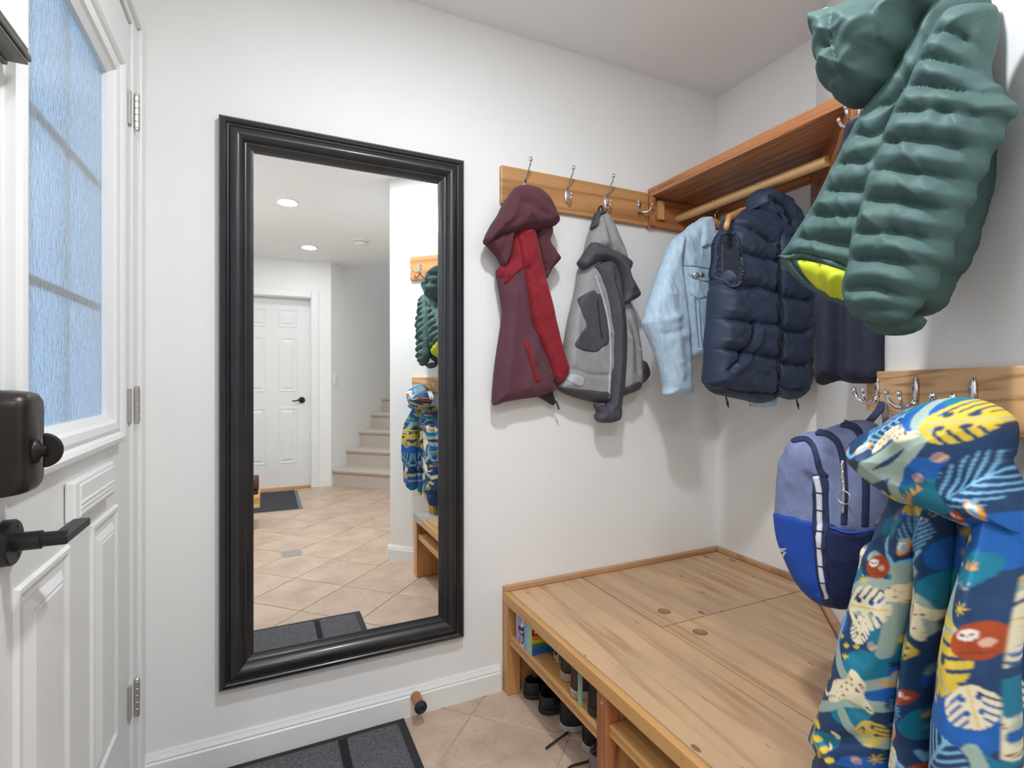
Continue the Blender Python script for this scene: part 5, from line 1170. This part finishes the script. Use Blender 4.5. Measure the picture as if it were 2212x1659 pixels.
    for a in ((485, 890), (300, 1300), (955, 950), (515, 1610), (400, 455)): p.tuft(*a)
    for a in ((375, 1130), (405, 1165), (452, 1165), (405, 1208)): p.bud(*a)
    for a in ((360, 1535, 20, 40), (330, 1590, 12, 20), (640, 550, 10, 30)): p.ell(a[0], a[1], a[2], a[2] * .5, 'cream', a[3]); p.ell(a[0] + 6, a[1] + 12, a[2] * .6, a[2] * .4, 'cream', -a[3])
    p.ell(868, 830, 8, 6, 'white'); p.ell(896, 828, 8, 6, 'white'); p.ell(870, 832, 3, 3, 'dark'); p.ell(898, 830, 3, 3, 'dark')
    return p.C
RC = dict(res=.0015, paint=jungle)
cloth('back_panel', s8.at(-.05), [(480, 620), (540, 560), (930, 560), (980, 700), (990, 900), (1000, 1300), (1000, 1600), (1000, 1930), (900, 1945), (700, 1935), (450, 1900), (270, 1850), (225, 1640), (250, 1400), (330, 1100), (400, 820)], M['print'], jr, D=.05, B=.02, w=.06, wr=.008, res=.004, paint=jungle)
cloth('left_sleeve', s8.at(.0), [(560, 600), (640, 610), (650, 700), (620, 800), (590, 950), (560, 1150), (535, 1350), (515, 1500), (505, 1640), (490, 1780), (330, 1795), (240, 1770), (205, 1680), (200, 1610), (215, 1572), (186, 1522), (195, 1480), (225, 1400), (265, 1280), (290, 1180), (310, 1080), (340, 1000), (360, 920), (385, 830), (392, 772), (440, 742), (500, 720)],
      M['print'], jr, D=.055, B=.03, w=.05, wr=.008, wf=(10, 7), folds=[([(560, 700), (520, 900), (470, 1150), (430, 1400)], .014, .03), ([(470, 780), (420, 950), (360, 1200)], -.010, .018), ([(520, 1250), (440, 1330), (380, 1420)], -.008, .012), ([(230, 1560), (330, 1540), (500, 1560)], -.010, .010)], **RC)
cloth('placket', s8.at(.01), [(600, 600), (740, 620), (742, 700), (722, 900), (695, 1120), (650, 1290), (640, 1500), (650, 1940), (470, 1930), (510, 1500), (545, 1200), (590, 950)], M['print'], jr, D=.04, B=.03, w=.035, wr=.006, wf=(10, 6), folds=[([(680, 680), (650, 900), (600, 1200), (560, 1500)], .018, .018), ([(720, 700), (690, 950), (630, 1250), (600, 1500)], -.018, .014)], **RC)
cloth('right_sleeve', s8.at(.085), [(735, 600), (840, 560), (940, 590), (975, 740), (985, 900), (990, 1200), (1000, 1500), (1010, 2050), (960, 2110), (820, 2130), (700, 2110), (655, 2040), (665, 1500), (690, 1300), (712, 1000), (732, 800)], M['print'], jr, D=.055, B=.05, w=.05, wr=.008, wf=(9, 5), slope=lambda Q: -.075 * np.clip((Q[:, 1] - .78) / .2, 0, 1) ** 1.5, folds=[([(780, 700), (770, 1000), (730, 1350), (710, 1650)], .016, .022), ([(950, 720), (965, 1000), (975, 1400)], -.014, .014), ([(860, 640), (880, 800), (870, 1000)], -.012, .014), ([(830, 1100), (800, 1300), (820, 1500)], -.008, .016), ([(900, 1150), (930, 1350)], .010, .018)], **RC)
cloth('side_panel', s8.at(.04), [(940, 640), (1020, 600), (1060, 800), (1070, 1200), (1080, 2090), (820, 2110), (700, 2080), (760, 1500), (900, 900)], M['print'], jr, D=.02, B=.04, w=.03, wr=.006, **RC)
hr, fhr = cloth('hood', s8.at(.03), [(360, 362), (400, 322), (480, 282), (560, 232), (640, 202), (720, 183), (800, 183), (860, 195), (920, 220), (978, 265), (994, 320), (985, 400), (970, 440), (1002, 500), (1022, 560), (1045, 640), (1045, 720), (970, 702), (900, 695), (850, 702), (780, 677), (700, 642), (620, 612), (560, 602), (500, 562), (420, 502), (372, 452), (354, 402)],
      M['print'], jr, D=.095, B=.05, w=.085, wr=.009, wf=(14, 12), folds=[([(620, 230), (560, 330), (480, 400), (400, 430)], .012, .020), ([(830, 200), (790, 330), (800, 450), (740, 520), (690, 640)], -.020, .016), ([(900, 250), (930, 400), (880, 470)], -.014, .012), ([(740, 520), (850, 490), (1000, 520)], -.014, .014), ([(820, 560), (900, 600), (1000, 590)], .012, .018), ([(500, 560), (620, 590), (780, 650)], .010, .014)], **RC)
cloth('visor_tab', s8, [(362, 358), (380, 338), (440, 300), (492, 276), (520, 288), (538, 312), (470, 350), (410, 388), (380, 396), (360, 382)], M['tab'], jr, D=.003, w=.005, on=fhr, lift=.003, thick=.005, res=.005)
strip_on('hood_seam', s8, fhr, [(835, 195), (860, 270), (880, 350), (885, 440)], 3, M['darkzip'], jr, lift=0, D=.0008)
strip_on('hood_seam', s8, fhr, [(890, 230), (920, 300), (938, 380), (945, 430)], 3, M['darkzip'], jr, lift=0, D=.0008)

# ------------------------------------------------------------------ shoes and things in the bench
def shoe(name, x, y, z, L, Wd, hh, upper, sole, label, group=None, rot=0.0, open_=.5, toe_h=.055, sole_h=.022, lace=None, patch=None, st=.0):
    """heel at (x, y), toe points to +x turned by rot"""
    t = thing(name, (x, y, z), label, 'shoe', group)
    ca, sa = math.cos(rot), math.sin(rot)
    W = lambda a, b, c: (x + a * ca - b * sa, y + a * sa + b * ca, z + c)
    def half(s):  # half-width along the foot
        return Wd / 2 * (.72 * math.sqrt(max(0, 1 - (1 - min(s / .16, 1)) ** 2)) + .28 * math.sin(min(max((s - .1) / .55, 0), 1) * math.pi / 2)) * math.sqrt(max(0, 1 - max(0, (s - .72) / .28) ** 2.4))
    ss = [0.0] + [.5 * (1 - math.cos(math.pi * k / 22)) for k in range(1, 22)] + [1.0]
    ring = [(s * L, half(s)) for s in ss]
    out = [(a, b) for a, b in ring] + [(a, -b) for a, b in ring[::-1][1:-1]]
    n = len(out); c0 = L / 2
    V = []
    for (k, h) in ((.97, 0), (1.03, .004), (1.04, sole_h * .8), (1.01, sole_h)):
        V += [W(c0 + (a - c0) * k, b * k, h) for a, b in out]
    Fc = [list(range(n))[::-1], list(range(3 * n, 4 * n))] + [[r * n + i, r * n + (i + 1) % n, (r + 1) * n + (i + 1) % n, (r + 1) * n + i] for r in range(3) for i in range(n)]
    mesh_obj('sole', V, Fc, sole, t, smooth=False)
    # upper: arches over each station; open collar over the heel
    m = 14; V = []; S2 = ss[0:]
    hs = lambda s: hh * (1 - .12 * math.sin(min(s / .5, 1) * math.pi)) if s < .5 else hh * .95 + (toe_h - hh * .95) * min(1, ((s - .5) / .38)) ** .8
    rows = []
    for s in ss[1:-1]:
        hw = half(s) * .98; top = hs(s)
        lean = .18 if s < open_ else .5
        row = []
        for k in range(m + 1):
            q = math.pi * k / m
            cx_ = math.cos(q); sz = math.sin(q)
            e = .45 if s < open_ else .75
            row.append(W(s * L, hw * math.copysign(abs(cx_) ** e, cx_) * (1 - lean * sz * .35), sole_h + (top - sole_h) * sz ** (.55 if s < open_ else .8)))
        rows.append(row)
    # heel wall
    heel = []
    hr_ = rows[1]
    V = [p for r in rows for p in r]; w_ = m + 1; Fc = []
    for i in range(len(rows) - 1):
        sm_ = ss[1 + i]
        for k in range(m):
            if sm_ < open_ and sm_ >= .01 and 4 <= k < m - 4: continue
            Fc.append([i * w_ + k, i * w_ + k + 1, (i + 1) * w_ + k + 1, (i + 1) * w_ + k])
    # close the heel with a curved wall
    nb = len(V); top = hs(0)
    arc = [out[i] for i in list(range(n - 6, n)) + list(range(0, 7))]
    hv = []
    for h in np.linspace(0, 1, 6): hv.append([W(c0 + (a - c0) * (.985 - .02 * math.sin(h * math.pi)), b * .97, sole_h + (top - sole_h) * h * (1 - .0 * abs(b))) for a, b in arc])
    V += [p for r in hv for p in r]; k2 = len(arc)
    for i in range(5):
        for k in range(k2 - 1): Fc.append([nb + i * k2 + k, nb + i * k2 + k + 1, nb + (i + 1) * k2 + k + 1, nb + (i + 1) * k2 + k])
    u = mesh_obj('upper', V, Fc, upper, t, smooth=True)
    so = u.modifiers.new('solid', 'SOLIDIFY'); so.thickness = .004; so.offset = 0
    ins = [W(c0 + (a - c0) * .9, b * .88, sole_h + .004) for a, b in out]
    mesh_obj('insole', ins + [(p[0], p[1], p[2] - .003) for p in ins], [list(range(n)), list(range(n, 2 * n))[::-1]] + [[i, (i + 1) % n, n + (i + 1) % n, n + i] for i in range(n)], M['ink'], t)
    if lace:
        for P in lace: MB().tube(P, .0034, 7).make('lace', M['shoeblack'], t, smooth=True)
    if patch:
        mesh_obj('heel_patch', [W(-.006, b * .6, sole_h + .003 + c) for b, c in ((-Wd * .33, .0), (Wd * .33, .0), (Wd * .30, .05), (-Wd * .30, .05))] + [W(-.002, b * .6, sole_h + .003 + c) for b, c in ((-Wd * .33, .0), (Wd * .33, .0), (Wd * .30, .05), (-Wd * .30, .05))], [(0, 1, 2, 3), (7, 6, 5, 4), (0, 4, 5, 1), (1, 5, 6, 2), (2, 6, 7, 3), (3, 7, 4, 0)], M['tan'], t)
        mesh_obj('heel_badge', [W(-.0075, b, sole_h + .028 + c) for b, c in ((0, -.016), (.011, 0), (0, .016), (-.011, 0))] + [W(-.0055, b, sole_h + .028 + c) for b, c in ((0, -.016), (.011, 0), (0, .016), (-.011, 0))], [(0, 1, 2, 3), (7, 6, 5, 4), (0, 4, 5, 1), (1, 5, 6, 2), (2, 6, 7, 3), (3, 7, 4, 0)], M['ink'], t)
    return t
zs = .217
shoe('clog', -1.030, -.088, .001, .25, .082, .058, M['rubberclog'], M['rubberclog'], 'black rubber clog on the floor nearest the wall-side bench post', 'black rubber clogs', open_=.45, toe_h=.05, sole_h=.016)
shoe('clog', -1.022, -.188, .001, .25, .086, .060, M['rubberclog'], M['rubberclog'], 'black rubber clog on the floor beside the black sneakers', 'black rubber clogs', open_=.45, toe_h=.05, sole_h=.016, rot=.05)
shoe('sneaker', -1.000, -.292, .001, .26, .092, .088, M['shoeblack'], M['solegrey'], 'black canvas sneaker with grey sole next to the rubber clogs', 'black sneakers', lace=[[(-1.00, -.335, .02), (-1.035, -.338, .012), (-1.075, -.345, .006), (-1.09, -.35, .005)]])
shoe('sneaker', -.985, -.402, .001, .26, .094, .088, M['shoeblack'], M['solegrey'], 'black canvas sneaker with trailing lace nearest the centre bench post', 'black sneakers', rot=-.04, lace=[[(-.975, -.448, .02), (-1.01, -.46, .012), (-1.06, -.447, .006), (-1.085, -.455, .005)]])
shoe('slipper', -1.035, -.515, .001, .22, .075, .075, M['mauve'], M['mauve'], 'mauve felt slipper at the foot of the reddish centre post', None, rot=.1)
shoe('canvas_shoe', -1.010, -.283, zs, .24, .066, .075, M['denimshoe'], M['tan'], 'grey-blue canvas shoe with tan heel patch beside the rainbow book', None, rot=.12, patch=True, sole_h=.012)
shoe('boat_shoe', -1.045, -.372, zs, .25, .076, .085, M['shoebrown'], M['solebeige'], 'brown leather shoe with beige sole farther from the centre post', 'brown shoes', sole_h=.026)
shoe('boat_shoe', -1.064, -.461, zs, .25, .080, .088, M['shoebrown'], M['solebeige'], 'brown leather shoe with beige sole closer to the centre post', 'brown shoes', sole_h=.026)
shoe('ankle_boot', -1.062, -.552, zs, .22, .086, .100, M['shoeblack'], M['rubber'], 'dark shoe squeezed on the shelf against the centre post', None)
shoe('winter_boot', -1.0, -.80, .001, .24, .09, .10, M['shoeblack'], M['rubber'], 'black shoe on the floor of the second bench compartment', None)
cd_ = MB(); cd_.box(-1.072, -1.058, -.5060, -.5040, zs, zs + .100); tag(cd_.make('card', M['mint'], origin=(-1.065, -.505, zs)), 'thin pale green card standing between the brown and dark shoes', 'card')
# game box and rainbow book standing on the shelf
gb_ = thing('game_box', (-1.02, -.13, zs), 'lilac and blue game box with black lettering on the bench shelf', 'box')
boxo('carton', -1.066, -.86, -.171, -.088, zs, zs + .104, M['sky'], gb_, bevel=.001)
FB = Fr((-1.066, 0), (-1, 0, 0))     # u = -y
def plate(name, u0, u1, v0, v1, mat, d=.0006): return FB.box(name, u0, u1, zs + v0, zs + v1, 0, d, mat, gb_)
plate('lilac_panel', .0885, .106, .001, .103, M['lilac']); plate('pink_panel', .106, .130, .001, .055, M['pink']); plate('sky_panel', .106, .125, .018, .034, M['sky'], .0009); plate('white_panel', .124, .146, .001, .103, M['cwhite'], .0007)
FB.poly('print_band', [(.110, zs + .062), (.126, zs + .068), (.128, zs + .060), (.150, zs + .074), (.152, zs + .058), (.132, zs + .050), (.110, zs + .048)], 0, .0012, M['ink'], gb_)
FB.poly('print_oval', [(.135 + .014 * math.cos(a), zs + .026 + .020 * math.sin(a)) for a in np.linspace(0, 2 * math.pi, 20, endpoint=False)], 0, .0012, M['ink'], gb_)
for k in range(3): FB.box('print_bar', .128 + k * .0055, .1305 + k * .0055, zs + .014, zs + .038, 0, .0016, M['cwhite'], gb_)
FB.poly('print_band', [(.142, zs + .052), (.152, zs + .056), (.150, zs + .036), (.143, zs + .034)], 0, .0012, M['ink'], gb_)
for k in range(3): FB.poly('print_arc', [(.120 + r * math.cos(a), zs + .074 + r * math.sin(a)) for r in (.006 + k * .006, .009 + k * .006) for a in (np.linspace(.2, 1.5, 8) if r == .006 + k * .006 else np.linspace(1.5, .2, 8))], 0, .0013, M['pink'], gb_)
rb = thing('picture_book', (-1.02, -.19, zs), 'mint-spined book with a rainbow cover leaning by the game box', 'book')
boxo('book_block', -1.066, -.90, -.2085, -.1715, zs, zs + .100, M['mint'], rb, bevel=.001)
FR_ = Fr((0, -.2085), (0, -1, 0))
for k, (m_, h0, h1) in enumerate(((M['rred'], .064, .099), (M['ror'], .050, .066), (M['ryel'], .038, .052), (M['rgr'], .028, .040), (M['rbl'], .001, .030))):
    P = [(-1.0655, zs + h0), (-1.03, zs + h0 - .001), (-.99, zs + max(h0 - .014, .001)), (-.905, zs + max(h0 - .03, .001)), (-.905, zs + max(h1 - .03, .004)), (-.99, zs + h1 - (.014 if k else 0)), (-1.03, zs + h1 - (.001 if k else 0)), (-1.0655, zs + h1)]
    FR_.poly('rainbow_band', P, 0, .0006 + .0001 * k, m_, rb)
FR_.poly('title_print', [(-1.058, zs + .078), (-1.050, zs + .090), (-1.042, zs + .086), (-1.046, zs + .074), (-1.052, zs + .070)], 0, .0014, M['cwhite'], rb)
FR_.poly('title_print', [(-1.036, zs + .076), (-1.026, zs + .072), (-1.026, zs + .068), (-1.036, zs + .071)], 0, .0014, M['ink'], rb)

# ------------------------------------------------------------------ seen in the mirror: low pine bench with a boot, tan bag
lb = thing('low_bench', (-2.2, -2.85, 0), 'low pine bench at the left edge of the mirror view', 'bench')
boxo('seat_board', -2.45, -1.912, -3.0, -2.72, .17, .255, M['blockwood'], lb, bevel=.004)
for xx in (-2.42, -2.02):
    for yy in (-2.98, -2.78): boxo('leg', xx, xx + .05, yy, yy + .05, .001, .17, M['blockwood'], lb, bevel=.002)
bo = thing('leather_boot', (-2.05, -2.86, .255), 'oxblood leather boot standing on the low pine bench in mirror', 'boot')
bm_ = MB(); bm_.box(-2.23, -1.925, -2.91, -2.81, .2555, .285); bm_.make('sole', M['bootsole'], bo, bevel=.008)
V = []; st_ = [(-1.920, .05, .285, .40), (-1.96, .055, .285, .405), (-2.01, .055, .285, .40), (-2.06, .052, .285, .37), (-2.12, .05, .285, .35), (-2.18, .046, .285, .335), (-2.22, .03, .285, .31)]
m2 = 12
for (a, hw, z0_, z1_) in st_:
    for k in range(m2): q = 2 * math.pi * k / m2; V.append((a, -2.86 + hw * math.copysign(abs(math.cos(q)) ** .7, math.cos(q)), (z0_ + z1_) / 2 + (z1_ - z0_) / 2 * math.copysign(abs(math.sin(q)) ** .7, math.sin(q))))
Fc = [[i * m2 + k, i * m2 + (k + 1) % m2, (i + 1) * m2 + (k + 1) % m2, (i + 1) * m2 + k] for i in range(len(st_) - 1) for k in range(m2)] + [list(range(m2)), list(range((len(st_) - 1) * m2, len(st_) * m2))]
mesh_obj('shaft', V, Fc, M['boot'], bo, smooth=True)

tb_ = thing('paper_bag', (-.95, -1.23, .3652), 'small tan bag on the bench end below the raincoat seen in mirror', 'bag')
V = [(-.99, -1.27, .366), (-.92, -1.27, .366), (-.92, -1.19, .366), (-.99, -1.19, .366), (-1.0, -1.28, .43), (-.91, -1.28, .44), (-.91, -1.18, .44), (-1.0, -1.18, .44), (-1.01, -1.285, .452), (-.90, -1.285, .445), (-.90, -1.175, .448), (-1.01, -1.175, .454)]
mesh_obj('bag_body', V, [(3, 2, 1, 0)] + [(i, (i + 1) % 4, 4 + (i + 1) % 4, 4 + i) for i in range(4)] + [(4 + i, 4 + (i + 1) % 4, 8 + (i + 1) % 4, 8 + i) for i in range(4)], M['tanbag'], tb_).modifiers.new('solid', 'SOLIDIFY').thickness = .003
